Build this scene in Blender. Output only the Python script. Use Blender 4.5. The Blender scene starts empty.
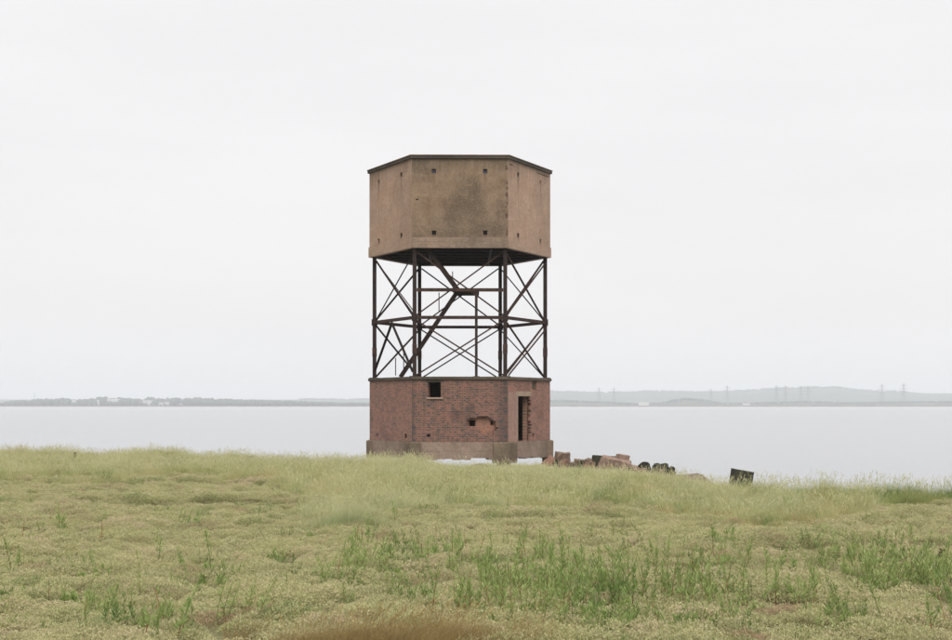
import bpy, math, random
import numpy as np
from mathutils import Vector, Matrix

random.seed(7)
RNG = np.random.default_rng(11)
scene = bpy.context.scene
COL = scene.collection

# ------------------------------------------------------------------ camera
EYE = 2.5                      # eye height over the meadow
F, CX, HY = 1270.0, 476.0, 405.3     # focal length / principal column / horizon row, in photo pixels (952 x 640)
cam_data = bpy.data.cameras.new("camera")
cam_data.sensor_width = 36.0
cam_data.lens = 36.0 * F / 952.0
cam_data.shift_y = (HY - 320.0) / 952.0
cam_data.clip_start = 0.1
cam_data.clip_end = 30000
cam = bpy.data.objects.new("camera", cam_data)
cam.location = (0, 0, EYE)
cam.rotation_euler = (math.radians(90), 0, 0)
COL.objects.link(cam)
scene.camera = cam

# ------------------------------------------------------------------ sky and sun
SUN_EL, SUN_AZ = math.radians(52), math.radians(174)   # high, behind the camera, veiled by cloud
world = bpy.data.worlds.new("World")
scene.world = world
world.use_nodes = True
wn, wl = world.node_tree.nodes, world.node_tree.links
wn.clear()
w_out = wn.new("ShaderNodeOutputWorld")
w_bg = wn.new("ShaderNodeBackground")
w_sky = wn.new("ShaderNodeTexSky")
w_sky.sky_type = 'NISHITA'
w_sky.sun_disc = False
w_sky.sun_elevation = SUN_EL
w_sky.sun_rotation = SUN_AZ
w_sky.air_density = 1.0
w_sky.dust_density = 3.0
w_tc = wn.new("ShaderNodeTexCoord")
w_sep = wn.new("ShaderNodeSeparateXYZ")
w_map = wn.new("ShaderNodeMapping")
w_map.inputs['Scale'].default_value = (1.0, 1.0, 5.0)
w_noise = wn.new("ShaderNodeTexNoise")
w_noise.inputs['Scale'].default_value = 1.6
w_noise.inputs['Detail'].default_value = 5.0
w_noise.inputs['Roughness'].default_value = 0.5
w_nr = wn.new("ShaderNodeMapRange")
w_nr.inputs['From Min'].default_value = 0.3
w_nr.inputs['From Max'].default_value = 0.7
w_nr.inputs['To Min'].default_value = 0.95
w_nr.inputs['To Max'].default_value = 1.045
w_el = wn.new("ShaderNodeMapRange")            # overcast: evenly brighter towards the zenith
w_el.inputs['From Min'].default_value = 0.0
w_el.inputs['From Max'].default_value = 1.0
w_el.inputs['To Min'].default_value = 1.0
w_el.inputs['To Max'].default_value = 1.42
w_mul = wn.new("ShaderNodeMath"); w_mul.operation = 'MULTIPLY'
w_cloud = wn.new("ShaderNodeMixRGB"); w_cloud.blend_type = 'MULTIPLY'; w_cloud.inputs[0].default_value = 1.0
w_cloud.inputs[1].default_value = (4.33, 4.23, 4.2, 1)
w_mix = wn.new("ShaderNodeMixRGB"); w_mix.inputs[0].default_value = 0.94
wl.new(w_tc.outputs['Generated'], w_map.inputs['Vector'])
wl.new(w_map.outputs['Vector'], w_noise.inputs['Vector'])
wl.new(w_noise.outputs['Fac'], w_nr.inputs['Value'])
wl.new(w_tc.outputs['Generated'], w_sep.inputs[0])
wl.new(w_sep.outputs['Z'], w_el.inputs['Value'])
wl.new(w_nr.outputs[0], w_mul.inputs[0])
wl.new(w_el.outputs[0], w_mul.inputs[1])
wl.new(w_mul.outputs[0], w_cloud.inputs[2])
wl.new(w_sky.outputs[0], w_mix.inputs[1])
wl.new(w_cloud.outputs[0], w_mix.inputs[2])
wl.new(w_mix.outputs[0], w_bg.inputs['Color'])
w_bg.inputs['Strength'].default_value = 0.085
wl.new(w_bg.outputs[0], w_out.inputs['Surface'])

sun_data = bpy.data.lights.new("sun", 'SUN')
sun_data.energy = 1.5
sun_data.angle = math.radians(45)
sun_data.color = (1.0, 0.96, 0.9)
sun = bpy.data.objects.new("sun", sun_data)
# the lamp shines along its -Z; az measured like the sky's rotation (from +Y towards +X)
sd = Vector((math.sin(SUN_AZ) * math.cos(SUN_EL), math.cos(SUN_AZ) * math.cos(SUN_EL), math.sin(SUN_EL)))
sun.rotation_euler = sd.to_track_quat('Z', 'Y').to_euler()
sun.location = sd * 50
COL.objects.link(sun)

scene.render.engine = 'CYCLES'
scene.view_settings.view_transform = 'Standard'
scene.view_settings.look = 'None'
scene.view_settings.exposure = 1.2
scene.view_settings.gamma = 1.0
scene.view_settings.use_curve_mapping = False
cy = scene.cycles
cy.max_bounces = 6
cy.diffuse_bounces = 3
cy.glossy_bounces = 3
cy.transmission_bounces = 4
cy.transparent_max_bounces = 8
cy.volume_bounces = 1
cy.use_denoising = True
try:
    cy.denoiser = 'OPENIMAGEDENOISE'
    cy.denoising_prefilter = 'ACCURATE'
except Exception:
    pass


# ------------------------------------------------------------------ helpers
def px_to_ground(px, py, z=0.0):
    Y = (EYE - z) * F / (py - HY)
    return (px - CX) / F * Y, Y

def proj(x, y, z=0.0):
    return CX + F * x / y, HY + F * (EYE - z) / y

def link(o, parent=None):
    COL.objects.link(o)
    if parent is not None:
        o.parent = parent
    return o

def tag(o, label=None, cat=None, group=None, kind=None):
    if label: o['label'] = label
    if cat: o['category'] = cat
    if group: o['group'] = group
    if kind: o['kind'] = kind
    return o

def empty(name, loc=(0, 0, 0), rz=0.0):
    o = bpy.data.objects.new(name, None)
    o.empty_display_size = 0.2
    o.location = loc
    o.rotation_euler = (0, 0, rz)
    return link(o)

def mesh(name, verts, faces, mat=None, parent=None, uv=None, smooth=False, mats=None, midx=None):
    me = bpy.data.meshes.new(name)
    me.from_pydata([tuple(v) for v in verts], [], [tuple(f) for f in faces])
    for m in (mats if mats else ([mat] if mat else [])):
        me.materials.append(m)
    if midx is not None:
        me.polygons.foreach_set('material_index', np.asarray(midx, dtype=np.int32))
    if uv is not None:                                   # uv: one (u, v) for each vertex
        layer = me.uv_layers.new(name="UVMap")
        li = np.empty(len(me.loops), dtype=np.int32)
        me.loops.foreach_get('vertex_index', li)
        layer.data.foreach_set('uv', np.asarray(uv, dtype=np.float32)[li].ravel())
    if smooth:
        me.polygons.foreach_set('use_smooth', [True] * len(me.polygons))
    me.update()
    return link(bpy.data.objects.new(name, me), parent)

def fast_mesh(name, V, Q, mats, midx=None, smooth=False):
    """numpy mesh data; Q is (n,3) or (n,4)"""
    me = bpy.data.meshes.new(name)
    V = np.asarray(V, dtype=np.float32); Q = np.asarray(Q, dtype=np.int32)
    k = Q.shape[1]
    me.vertices.add(len(V)); me.vertices.foreach_set('co', V.ravel())
    me.loops.add(Q.size); me.loops.foreach_set('vertex_index', Q.ravel())
    me.polygons.add(len(Q))
    me.polygons.foreach_set('loop_start', np.arange(0, Q.size, k, dtype=np.int32))
    for m in mats: me.materials.append(m)
    if midx is not None:
        me.polygons.foreach_set('material_index', np.asarray(midx, dtype=np.int32))
    if smooth:
        me.polygons.foreach_set('use_smooth', np.ones(len(Q), dtype=bool))
    me.update(calc_edges=True)
    me.validate()
    return me

BOXF = [(0, 3, 2, 1), (4, 5, 6, 7), (0, 1, 5, 4), (1, 2, 6, 5), (2, 3, 7, 6), (3, 0, 4, 7)]

def box_vf(x0, x1, y0, y1, z0, z1):
    return ([(x0, y0, z0), (x1, y0, z0), (x1, y1, z0), (x0, y1, z0), (x0, y0, z1), (x1, y0, z1), (x1, y1, z1), (x0, y1, z1)], BOXF)

def box(name, x0, x1, y0, y1, z0, z1, mat, parent=None):
    v, f = box_vf(x0, x1, y0, y1, z0, z1)
    return mesh(name, v, f, mat, parent)

def bar_vf(p0, p1, w, h, up=(0, 0, 1)):
    """rectangular bar from p0 to p1: w across, h along 'up'"""
    p0, p1, up = Vector(p0), Vector(p1), Vector(up)
    d = (p1 - p0).normalized()
    if abs(d.dot(up)) > 0.98:
        up = Vector((0, 1, 0))
    s = d.cross(up).normalized()
    u = s.cross(d).normalized()
    v = []
    for p in (p0, p1):
        for a, b in ((-1, -1), (1, -1), (1, 1), (-1, 1)):
            v.append(p + s * (a * w / 2) + u * (b * h / 2))
    f = [(0, 1, 2, 3), (7, 6, 5, 4), (0, 4, 5, 1), (1, 5, 6, 2), (2, 6, 7, 3), (3, 7, 4, 0)]
    return v, f

def angle_bar_vf(p0, p1, w, t, up):
    """an L-section (rolled angle) from p0 to p1"""
    p0, p1, up = Vector(p0), Vector(p1), Vector(up)
    d = (p1 - p0).normalized()
    s = d.cross(up).normalized()
    u = s.cross(d).normalized()
    prof = [(0, 0), (w, 0), (w, t), (t, t), (t, w), (0, w)]
    v = [p + s * (a - w * .4) + u * (b - w * .4) for p in (p0, p1) for a, b in prof]
    n = 6
    f = [tuple(range(n))[::-1], tuple(range(n, 2 * n))] + [(i, (i + 1) % n, n + (i + 1) % n, n + i) for i in range(n)]
    return v, f

def join_vf(parts):
    V, Fc = [], []
    for v, f in parts:
        o = len(V)
        V += list(v); Fc += [tuple(i + o for i in q) for q in f]
    return V, Fc

def bar(name, p0, p1, w, h, mat, parent=None, up=(0, 0, 1)):
    v, f = bar_vf(p0, p1, w, h, up)
    return mesh(name, v, f, mat, parent)

def bevel(o, width=0.02, seg=1):
    m = o.modifiers.new("bevel", 'BEVEL')
    m.width = width; m.segments = seg; m.limit_method = 'ANGLE'
    return o

def vnoise(x, y, seed=0):
    """smooth value noise in 0..1"""
    x = np.asarray(x, float); y = np.asarray(y, float)
    xi = np.floor(x).astype(np.int64); yi = np.floor(y).astype(np.int64)
    fx = x - xi; fy = y - yi
    fx = fx * fx * (3 - 2 * fx); fy = fy * fy * (3 - 2 * fy)
    def h(a, b):
        n = (a * 374761393 + b * 668265263 + seed * 974711) & 0xffffffff
        n = ((n ^ (n >> 13)) * 1274126177) & 0xffffffff
        return ((n ^ (n >> 16)) & 0xffff) / 65535.0
    return (h(xi, yi) * (1 - fx) + h(xi + 1, yi) * fx) * (1 - fy) + (h(xi, yi + 1) * (1 - fx) + h(xi + 1, yi + 1) * fx) * fy

def fbm(x, y, seed=0, o=4):
    r = 0; a = .5; t = 0
    for i in range(o):
        r = r + a * vnoise(x * 2 ** i, y * 2 ** i, seed + i * 17); t += a; a *= .5
    return r / t

def sstep(a, b, x):
    t = np.clip((x - a) / (b - a), 0, 1)
    return t * t * (3 - 2 * t)


# ------------------------------------------------------------------ materials
class NT:
    def __init__(self, name):
        self.m = bpy.data.materials.new(name)
        self.m.use_nodes = True
        self.n, self.l = self.m.node_tree.nodes, self.m.node_tree.links
        self.n.clear()
        self.out = self.n.new("ShaderNodeOutputMaterial")
    def node(self, t, **kw):
        n = self.n.new(t)
        for k, v in kw.items():
            setattr(n, k, v)
        return n
    def link(self, a, b):
        self.l.new(a, b)
    def noise(self, vec, scale, detail=4, rough=.55, dist=0.0):
        n = self.node("ShaderNodeTexNoise")
        n.inputs['Scale'].default_value = scale
        n.inputs['Detail'].default_value = detail
        n.inputs['Roughness'].default_value = rough
        n.inputs['Distortion'].default_value = dist
        if vec is not None: self.link(vec, n.inputs['Vector'])
        return n.outputs['Fac']
    def ramp(self, fac, stops, interp='LINEAR'):
        r = self.node("ShaderNodeValToRGB")
        cr = r.color_ramp
        cr.interpolation = interp
        while len(cr.elements) < len(stops): cr.elements.new(.5)
        for e, (p, c) in zip(cr.elements, stops):
            e.position = p
            e.color = tuple(c) + (1,) if len(c) == 3 else c
        self.link(fac, r.inputs['Fac'])
        return r.outputs['Color']
    def rng(self, v, a, b, c=0.0, d=1.0, smooth=True):
        r = self.node("ShaderNodeMapRange")
        r.interpolation_type = 'SMOOTHSTEP' if smooth else 'LINEAR'
        for k, x in zip(('From Min', 'From Max', 'To Min', 'To Max'), (a, b, c, d)):
            r.inputs[k].default_value = x
        self.link(v, r.inputs['Value'])
        return r.outputs['Result']
    def math(self, op, a, b=None):
        m = self.node("ShaderNodeMath", operation=op)
        for i, x in enumerate((a, b)):
            if x is None: continue
            if isinstance(x, (int, float)): m.inputs[i].default_value = x
            else: self.link(x, m.inputs[i])
        return m.outputs[0]
    def mix(self, fac, a, b, blend='MIX'):
        m = self.node("ShaderNodeMixRGB", blend_type=blend)
        for i, x in enumerate((fac, a, b)):
            if isinstance(x, (int, float)): m.inputs[i].default_value = x
            elif isinstance(x, tuple): m.inputs[i].default_value = x + (1,) if len(x) == 3 else x
            else: self.link(x, m.inputs[i])
        return m.outputs[0]
    def mapping(self, vec, scale):
        m = self.node("ShaderNodeMapping")
        m.inputs['Scale'].default_value = scale
        self.link(vec, m.inputs['Vector'])
        return m.outputs['Vector']
    def bump(self, h, strength=.4, dist=.02, normal=None):
        b = self.node("ShaderNodeBump")
        b.inputs['Strength'].default_value = strength
        b.inputs['Distance'].default_value = dist
        self.link(h, b.inputs['Height'])
        if normal is not None: self.link(normal, b.inputs['Normal'])
        return b.outputs['Normal']
    def finish(self, color, rough=.9, normal=None, spec=.3, metallic=0.0):
        p = self.node("ShaderNodeBsdfPrincipled")
        if isinstance(color, tuple): p.inputs['Base Color'].default_value = color + (1,)
        else: self.link(color, p.inputs['Base Color'])
        if isinstance(rough, (int, float)): p.inputs['Roughness'].default_value = rough
        else: self.link(rough, p.inputs['Roughness'])
        p.inputs['Specular IOR Level'].default_value = spec
        p.inputs['Metallic'].default_value = metallic
        if normal is not None: self.link(normal, p.inputs['Normal'])
        self.link(p.outputs[0], self.out.inputs['Surface'])
        return self.m

def scaled(c, k):
    return tuple(x * k for x in c)

def concrete(name, base, stain=(0.07, 0.06, 0.045), amount=.5, streak=.3, boards=.2, seed=0.0, edge=0.0, use_uv=True, side=4.555, rim=0.0):
    t = NT(name)
    tc = t.node("ShaderNodeTexCoord")
    vec = tc.outputs['UV'] if use_uv else tc.outputs['Object']
    off = t.node("ShaderNodeMapping"); off.inputs['Location'].default_value = (seed, seed * .7, seed * .3)
    t.link(vec, off.inputs['Vector'])
    v = off.outputs['Vector']
    big = t.noise(v, .55, 5, .6)
    mid = t.noise(v, 2.3, 6, .65)
    fine = t.noise(v, 14, 5, .7)
    grit = t.noise(v, 60, 3, .7)
    col = t.mix(t.rng(mid, .3, .7), scaled(base, .86), scaled(base, 1.12))
    col = t.mix(t.rng(t.noise(v, 1.1, 3), .45, .7, 0, .5), col, (base[0] * 1.08, base[1] * .93, base[2] * .86))
    # algae and soot in blotches
    blot = t.math('ADD', t.math('MULTIPLY', big, .7), t.math('MULTIPLY', fine, .42))
    col = t.mix(t.rng(blot, .46, .68, 0, amount), col, stain)
    # rain streaks run down the face
    sv = t.mapping(v, (3.2, .16, 3.2))
    st = t.noise(sv, 1.6, 5, .7)
    col = t.mix(t.rng(st, .5, .72, 0, streak), col, scaled(stain, 1.6))
    col = t.mix(t.rng(st, .5, .3, 0, streak * .45), col, scaled(base, 1.25))
    col = t.mix(t.rng(grit, .35, .7, 0, .45), col, scaled(base, .55))
    col = t.mix(t.rng(t.noise(v, 7.5, 4, .7), .46, .72, 0, .6), col, scaled(base, .52))
    col = t.mix(t.rng(t.noise(v, 11.0, 4, .7), .55, .72, 0, .5), col, scaled(base, 1.35))
    h = t.math('ADD', t.math('MULTIPLY', fine, .8), t.math('MULTIPLY', grit, .5))
    if use_uv:
        sep = t.node("ShaderNodeSeparateXYZ"); t.link(tc.outputs['UV'], sep.inputs[0])
        if rim:                                        # soot washed down from the rim, and rust runs under the openings
            reach = t.math('ADD', sep.outputs['Y'], t.math('MULTIPLY', t.math('SUBTRACT', st, .5), 2.6))
            col = t.mix(t.rng(reach, rim - .9, rim + .1, 0, .5), col, scaled(stain, 1.1))
            near = None
            for uc in (side / 2 - 1.23, side / 2 + 1.2):
                d = t.math('ABSOLUTE', t.math('SUBTRACT', t.math('ADD', sep.outputs['X'], t.math('MULTIPLY', t.math('SUBTRACT', mid, .5), .16)), uc))
                d = t.rng(d, .02, .13, 1, 0)
                near = d if near is None else t.math('MAXIMUM', near, d)
            runs = t.math('MAXIMUM', t.math('MULTIPLY', t.rng(sep.outputs['Y'], 12.5, 13.46), t.rng(sep.outputs['Y'], 13.47, 13.46)), t.math('MULTIPLY', t.rng(sep.outputs['Y'], 10.3, 10.55), t.rng(sep.outputs['Y'], 10.56, 10.55)))
            col = t.mix(t.math('MULTIPLY', t.math('MULTIPLY', near, runs), t.rng(fine, .3, .6, .2, .6)), col, (.12, .075, .05))
        # lift lines left by the shutter boards
        zz = t.math('ADD', sep.outputs['Y'], t.math('MULTIPLY', mid, .03))
        saw = t.math('FRACT', t.math('MULTIPLY', zz, 1 / .62))
        line = t.rng(t.math('ABSOLUTE', t.math('SUBTRACT', saw, .5)), .0, .035, 1, 0)
        col = t.mix(t.math('MULTIPLY', line, t.rng(mid, .35, .65, 0, boards)), col, scaled(base, .45))
        h = t.math('SUBTRACT', h, t.math('MULTIPLY', line, 1.4 * boards))
        if edge:
            d = t.rng(t.math('ADD', sep.outputs['X'], t.math('MULTIPLY', fine, .16)), side - .08, side + .0)
            sp = t.math('MULTIPLY', d, t.rng(t.noise(v, 4.5, 4, .6), .53, .56))
            col = t.mix(t.math('MULTIPLY', sp, edge), col, (.085, .05, .04))
            h = t.math('SUBTRACT', h, t.math('MULTIPLY', sp, 2.0))
    return t.finish(col, .92, t.bump(h, .55, .02), .2)

def brickwork(name, c_red, c_dark, mortar, dark_share=.35, seed=0.0, side=4.58, edge_dark=0.0, pale=0.0, bump=.7):
    t = NT(name)
    tc = t.node("ShaderNodeTexCoord")
    uv = tc.outputs['UV']
    b = t.node("ShaderNodeTexBrick")
    b.offset = .5; b.squash = .5; b.squash_frequency = 2
    for k, x in (('Scale', 1.0), ('Mortar Size', .011), ('Mortar Smooth', .15), ('Bias', 0.0), ('Brick Width', .2275), ('Row Height', .075)):
        b.inputs[k].default_value = x
    b.inputs['Color1'].default_value = (0, 0, 0, 1)
    b.inputs['Color2'].default_value = (1, 1, 1, 1)
    b.inputs['Mortar'].default_value = (.5, .5, .5, 1)
    wob = t.noise(uv, 3.0, 3)
    wv = t.node("ShaderNodeVectorMath", operation='ADD')
    cmb = t.node("ShaderNodeCombineXYZ")
    t.link(t.math('MULTIPLY', t.math('SUBTRACT', wob, .5), .02), cmb.inputs['Y'])
    t.link(uv, wv.inputs[0]); t.link(cmb.outputs[0], wv.inputs[1])
    t.link(wv.outputs[0], b.inputs['Vector'])
    rnd = b.outputs['Color']
    off = t.node("ShaderNodeMapping"); off.inputs['Location'].default_value = (seed, seed * .6, 0)
    t.link(uv, off.inputs['Vector'])
    v = off.outputs['Vector']
    big = t.noise(v, .6, 4, .6); mid = t.noise(v, 3.2, 6, .72); fine = t.noise(v, 22, 4, .7)
    shade = t.math('ADD', t.math('MULTIPLY', rnd, .8), t.math('MULTIPLY', t.math('SUBTRACT', t.math('ADD', t.math('MULTIPLY', mid, .55), t.math('MULTIPLY', t.noise(v, 9.0, 3, .6), .45)), .43), 2.1))
    col = t.ramp(shade, [(0.0, c_dark), (dark_share * .6, scaled(c_dark, 1.2)), (dark_share + .15, scaled(c_red, .68)), (.75, c_red), (1.0, (c_red[0] * 1.4, c_red[1] * 1.1, c_red[2] * .95))])
    col = t.mix(b.outputs['Fac'], col, mortar)
    col = t.mix(t.rng(fine, .3, .75, 0, .4), col, scaled(c_dark, .9))
    col = t.mix(t.rng(big, .5, .68, 0, .45), col, scaled(c_dark, .85))
    sv = t.mapping(v, (2.2, .14, 1))
    st = t.noise(sv, 1.5, 5, .7)
    col = t.mix(t.rng(st, .5, .72, 0, .55), col, (.06, .05, .042))
    if pale:
        col = t.mix(t.rng(t.noise(v, 1.0, 5, .6), .35, .65, pale * .5, pale), col, (.25, .155, .125))
    if edge_dark:
        sep = t.node("ShaderNodeSeparateXYZ"); t.link(uv, sep.inputs[0])
        u = t.math('ADD', sep.outputs['X'], t.math('MULTIPLY', t.math('SUBTRACT', mid, .5), .6))
        e = t.math('MAXIMUM', t.rng(u, .3, .05), t.rng(u, side - .75, side - .25))
        e = t.math('MULTIPLY', e, t.rng(rnd, .15, .5, 1, .45))
        col = t.mix(t.math('MULTIPLY', e, edge_dark), col, (.045, .042, .042))
    h = t.math('ADD', t.math('MULTIPLY', b.outputs['Fac'], -1.0), t.math('MULTIPLY', fine, .5))
    h = t.math('ADD', h, t.math('MULTIPLY', rnd, .45))
    return t.finish(col, .9, t.bump(h, bump, .014), .2)

def plain(name, col, rough=.85, var=.35, scale=8.0, bump=.3, col2=None, spec=.25):
    t = NT(name)
    tc = t.node("ShaderNodeTexCoord")
    n = t.noise(tc.outputs['Object'], scale, 5, .65)
    n2 = t.noise(tc.outputs['Object'], scale * 6, 4, .7)
    c = t.mix(t.rng(n, .3, .7), scaled(col, 1 - var), col2 if col2 else scaled(col, 1 + var))
    c = t.mix(t.rng(n2, .4, .75, 0, .35), c, scaled(col, .5))
    return t.finish(c, rough, t.bump(n2, bump, .012), spec)

def foliage(name, stops, rough=.6, trans=.3, pscale=.35, var=.5, objrand=False):
    """leaf colour: ramp over broad patches of the meadow, plus a random share for each plant"""
    t = NT(name)
    geo = t.node("ShaderNodeNewGeometry")
    patch = t.noise(geo.outputs['Position'], pscale, 4, .6)
    if objrand:
        oi = t.node("ShaderNodeObjectInfo"); rnd = oi.outputs['Random']
    else:
        at = t.node("ShaderNodeAttribute"); at.attribute_type = 'INSTANCER'; at.attribute_name = 'tint'
        rnd = at.outputs['Fac']
    f = t.math('ADD', t.math('MULTIPLY', t.math('SUBTRACT', patch, .5), 1.5), t.math('MULTIPLY', rnd, var))
    f = t.math('ADD', f, .5 - var / 2)
    f = t.math('ADD', f, t.math('MULTIPLY', t.math('SUBTRACT', t.noise(geo.outputs['Position'], 38.0, 1), .5), .55))
    col = t.ramp(f, stops)
    d = t.node("ShaderNodeBsdfPrincipled")
    d.inputs['Roughness'].default_value = rough
    d.inputs['Specular IOR Level'].default_value = .25
    t.link(col, d.inputs['Base Color'])
    tr = t.node("ShaderNodeBsdfTranslucent")
    t.link(col, tr.inputs['Color'])
    mx = t.node("ShaderNodeMixShader"); mx.inputs[0].default_value = trans
    t.link(d.outputs[0], mx.inputs[1]); t.link(tr.outputs[0], mx.inputs[2])
    t.link(mx.outputs[0], t.out.inputs['Surface'])
    return t.m

M = {}
M['tank_front'] = concrete('tank concrete stained', (.235, .168, .115), (.066, .055, .04), amount=.85, streak=.3, boards=.1, seed=3.1, edge=.95, side=4.555, rim=14.16)
M['tank_side'] = concrete('tank concrete bleached', (.39, .272, .2), (.13, .094, .07), amount=.35, streak=.5, boards=.0, seed=9.4, rim=14.16)
M['coping'] = concrete('coping concrete', (.26, .19, .14), (.08, .065, .05), amount=.6, streak=.2, boards=0, seed=8.5, use_uv=False)
M['cornice'] = concrete('cornice concrete', (.085, .072, .058), (.03, .028, .024), amount=.75, streak=.2, boards=0, seed=5.5, use_uv=False)
M['plinth'] = concrete('plinth concrete', (.26, .192, .145), (.075, .063, .048), amount=.7, streak=.55, boards=.45, seed=1.7)
M['block'] = concrete('corner block concrete', (.2, .145, .1), (.055, .052, .035), amount=.8, streak=.6, boards=.2, seed=2.9, use_uv=False)
M['cap'] = concrete('cap slab concrete', (.12, .095, .07), (.03, .028, .022), amount=.8, streak=.3, boards=0, seed=7.7, use_uv=False)
M['lintel'] = concrete('lintel concrete', (.36, .26, .19), (.14, .11, .08), amount=.35, streak=.4, boards=0, seed=4.2, use_uv=False)
M['brick_front'] = brickwork('brickwork dark red', (.205, .094, .066), (.042, .034, .032), (.22, .165, .135), dark_share=.27, edge_dark=1.0, seed=1.0)
M['brick_left'] = brickwork('brickwork left', (.3, .15, .108), (.085, .058, .048), (.26, .18, .15), dark_share=.24, pale=.22, seed=6.0)
M['brick_right'] = brickwork('brickwork right', (.3, .145, .105), (.095, .06, .05), (.27, .175, .14), dark_share=.22, pale=.16, seed=14.0)
M['brick_inner'] = brickwork('brickwork inner orange', (.29, .125, .078), (.14, .07, .05), (.3, .22, .17), dark_share=.18, seed=21.0)
M['steel'] = plain('rusted black steel', (.017, .012, .011), .75, .35, 5.0, .35, col2=(.034, .018, .015))
M['steel_brown'] = plain('rusted brown steel', (.033, .019, .016), .75, .4, 6.0, .35, col2=(.06, .03, .022))
M['slab'] = plain('near black soffit concrete', (.02, .017, .016), .95, .4, 2.0)  # one near-black concrete tone for the floor, roof and cap slabs
M['through_light_panel'] = plain('blue grey shutter', (.035, .038, .052), .6, .25, 10)  # blue grey that imitates light seen through the upper tank openings
M['black'] = plain('opening shade black', (.008, .008, .008), .95, .2, 10)  # black standing in for the shade inside the lower tank openings
M['olive'] = plain('olive board', (.1, .085, .055), .85, .3, 8)
M['door'] = plain('grey door timber', (.13, .115, .1), .8, .35, 9)
M['render'] = concrete('pink cement render', (.33, .2, .155), (.2, .16, .13), amount=.4, streak=.5, boards=0, seed=12.0, use_uv=False)


# ------------------------------------------------------------------ ground, water, far land
SHORE_X = np.array([-3000, -60, -22.5, -12.6, -6.3, -3.2, -.63, 2.5, 4.7, 6.2, 7.06, 7.6, 8.6, 10.4, 12.0, 16.0, 40, 3000.])
SHORE_Y = np.array([90, 74, 62.5, 60, 56.5, 54.5, 51.5, 50.5, 49, 46, 41.5, 37.5, 35.5, 35, 33.5, 35, 44, 90.])
WATER_Z = -0.9
RIDGES = [  # (px from, px to, py, height, depth behind): mats of growth standing in low steps above the flat before them
    (40, 330, 508, .17, 3.5), (430, 640, 521, .11, 3.0), (740, 990, 552, .12, 3.0), (-60, 60, 560, .12, 2.0), (300, 520, 574, .1, 1.5), (-40, 300, 486, .09, 4.0), (600, 800, 575, .08, 1.6)]

def shore(x):
    return np.interp(x, SHORE_X, SHORE_Y) + (vnoise(np.asarray(x) * .5, np.zeros_like(np.asarray(x, float)), 5) - .5) * 1.6

def ground_z(x, y):
    x = np.asarray(x, float); y = np.asarray(y, float)
    z = (fbm(x * .22, y * .22, 3, 3) - .5) * .16 + (fbm(x * 1.1, y * 1.1, 8, 3) - .5) * .05
    ys = np.maximum(y, 4.0)
    px = CX + F * x / ys
    for a, b, py, h, dep in RIDGES:
        yl = EYE * F / (py - HY)
        yl = yl + (fbm(x * .55, x * 0 + py, 21, 3) - .5) * 2.2
        s = y - yl
        amp = sstep(a, a + 40, px) * sstep(b, b - 40, px)
        z = z + h * amp * sstep(-.12, .12, s) * sstep(dep, dep * .2, s)
    s = y - shore(x)
    lip = np.interp(x, [-60, -40, -21.7, -18, -16.7, -14.2, -12.6, -11, -9.4, -6.7, -4, 0], [.1, .12, .12, .0, -.06, .2, -.08, .04, -.12, -.14, -.05, 0])
    z = z + lip * sstep(-12, -2, s)
    drop = sstep(-1.0, 1.6, s)
    z = z * (1 - drop) + (-1.35 - .02 * np.clip(s, 0, 80)) * drop
    # a spit of mud and rubble east of the tower
    def seg(x0, y0, x1, y1):
        dx, dy = x1 - x0, y1 - y0
        tt = np.clip(((x - x0) * dx + (y - y0) * dy) / (dx * dx + dy * dy), 0, 1)
        return np.hypot(x - x0 - tt * dx, y - y0 - tt * dy)
    d = seg(3.6, 59.0, 8.9, 55.5)
    spit = -.5 + (fbm(x * .9, y * .9, 33, 3) - .5) * .3
    k = sstep(2.6, .7, d)
    z = np.maximum(z, z * (1 - k) + spit * k)
    # a bare pan by the right-hand bank
    d2 = np.hypot((x - 11.6) / 1.5, (y - 31.0) / .8)
    z = z - .12 * sstep(1.1, .7, d2)
    return z

def axis(segs):
    out = []
    for a, b, n in segs:
        out += list(np.linspace(a, b, n, endpoint=False))
    out.append(segs[-1][1])
    return np.array(out)

gx = axis([(-3000, -300, 14), (-300, -50, 40), (-50, 36, 330), (36, 300, 42), (300, 3000, 14)])
gy = axis([(-1300, -100, 10), (-100, 6, 26), (6, 70, 300), (70, 140, 60)])
GX, GY = np.meshgrid(gx, gy)
GZ = ground_z(GX, GY)
nx, ny = len(gx), len(gy)
ii, jj = np.meshgrid(np.arange(nx - 1), np.arange(ny - 1))
a = (jj * nx + ii).ravel()
quads = np.stack([a, a + 1, a + nx + 1, a + nx], 1)

def ground_material():
    t = NT('salt marsh ground')
    geo = t.node("ShaderNodeNewGeometry")
    p = geo.outputs['Position']
    sep = t.node("ShaderNodeSeparateXYZ"); t.link(p, sep.inputs[0])
    n1 = t.noise(p, .5, 5, .6); n2 = t.noise(p, 9, 5, .7); n3 = t.noise(p, 45, 3, .7)
    col = t.ramp(n1, [(.3, (.16, .155, .07)), (.5, (.2, .18, .09)), (.7, (.2, .15, .085))])
    col = t.mix(t.rng(n2, .35, .7, 0, .7), col, (.1, .1, .05))
    col = t.mix(t.rng(n3, .5, .75, 0, .6), col, (.27, .24, .14))
    mud = t.mix(t.rng(n2, .3, .7), (.185, .145, .12), (.11, .09, .075))
    col = t.mix(t.rng(sep.outputs['Z'], -.12, -.34), col, mud)
    h = t.math('ADD', n2, t.math('MULTIPLY', n3, .5))
    return t.finish(col, .95, t.bump(h, .8, .05), .15)

M['ground'] = ground_material()
gme = fast_mesh('ground', np.stack([GX.ravel(), GY.ravel(), GZ.ravel()], 1), quads, [M['ground']], smooth=True)
ground = link(bpy.data.objects.new('ground', gme))
tag(ground, 'pale green salt marsh ground running down to the water', 'ground', kind='structure')

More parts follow.
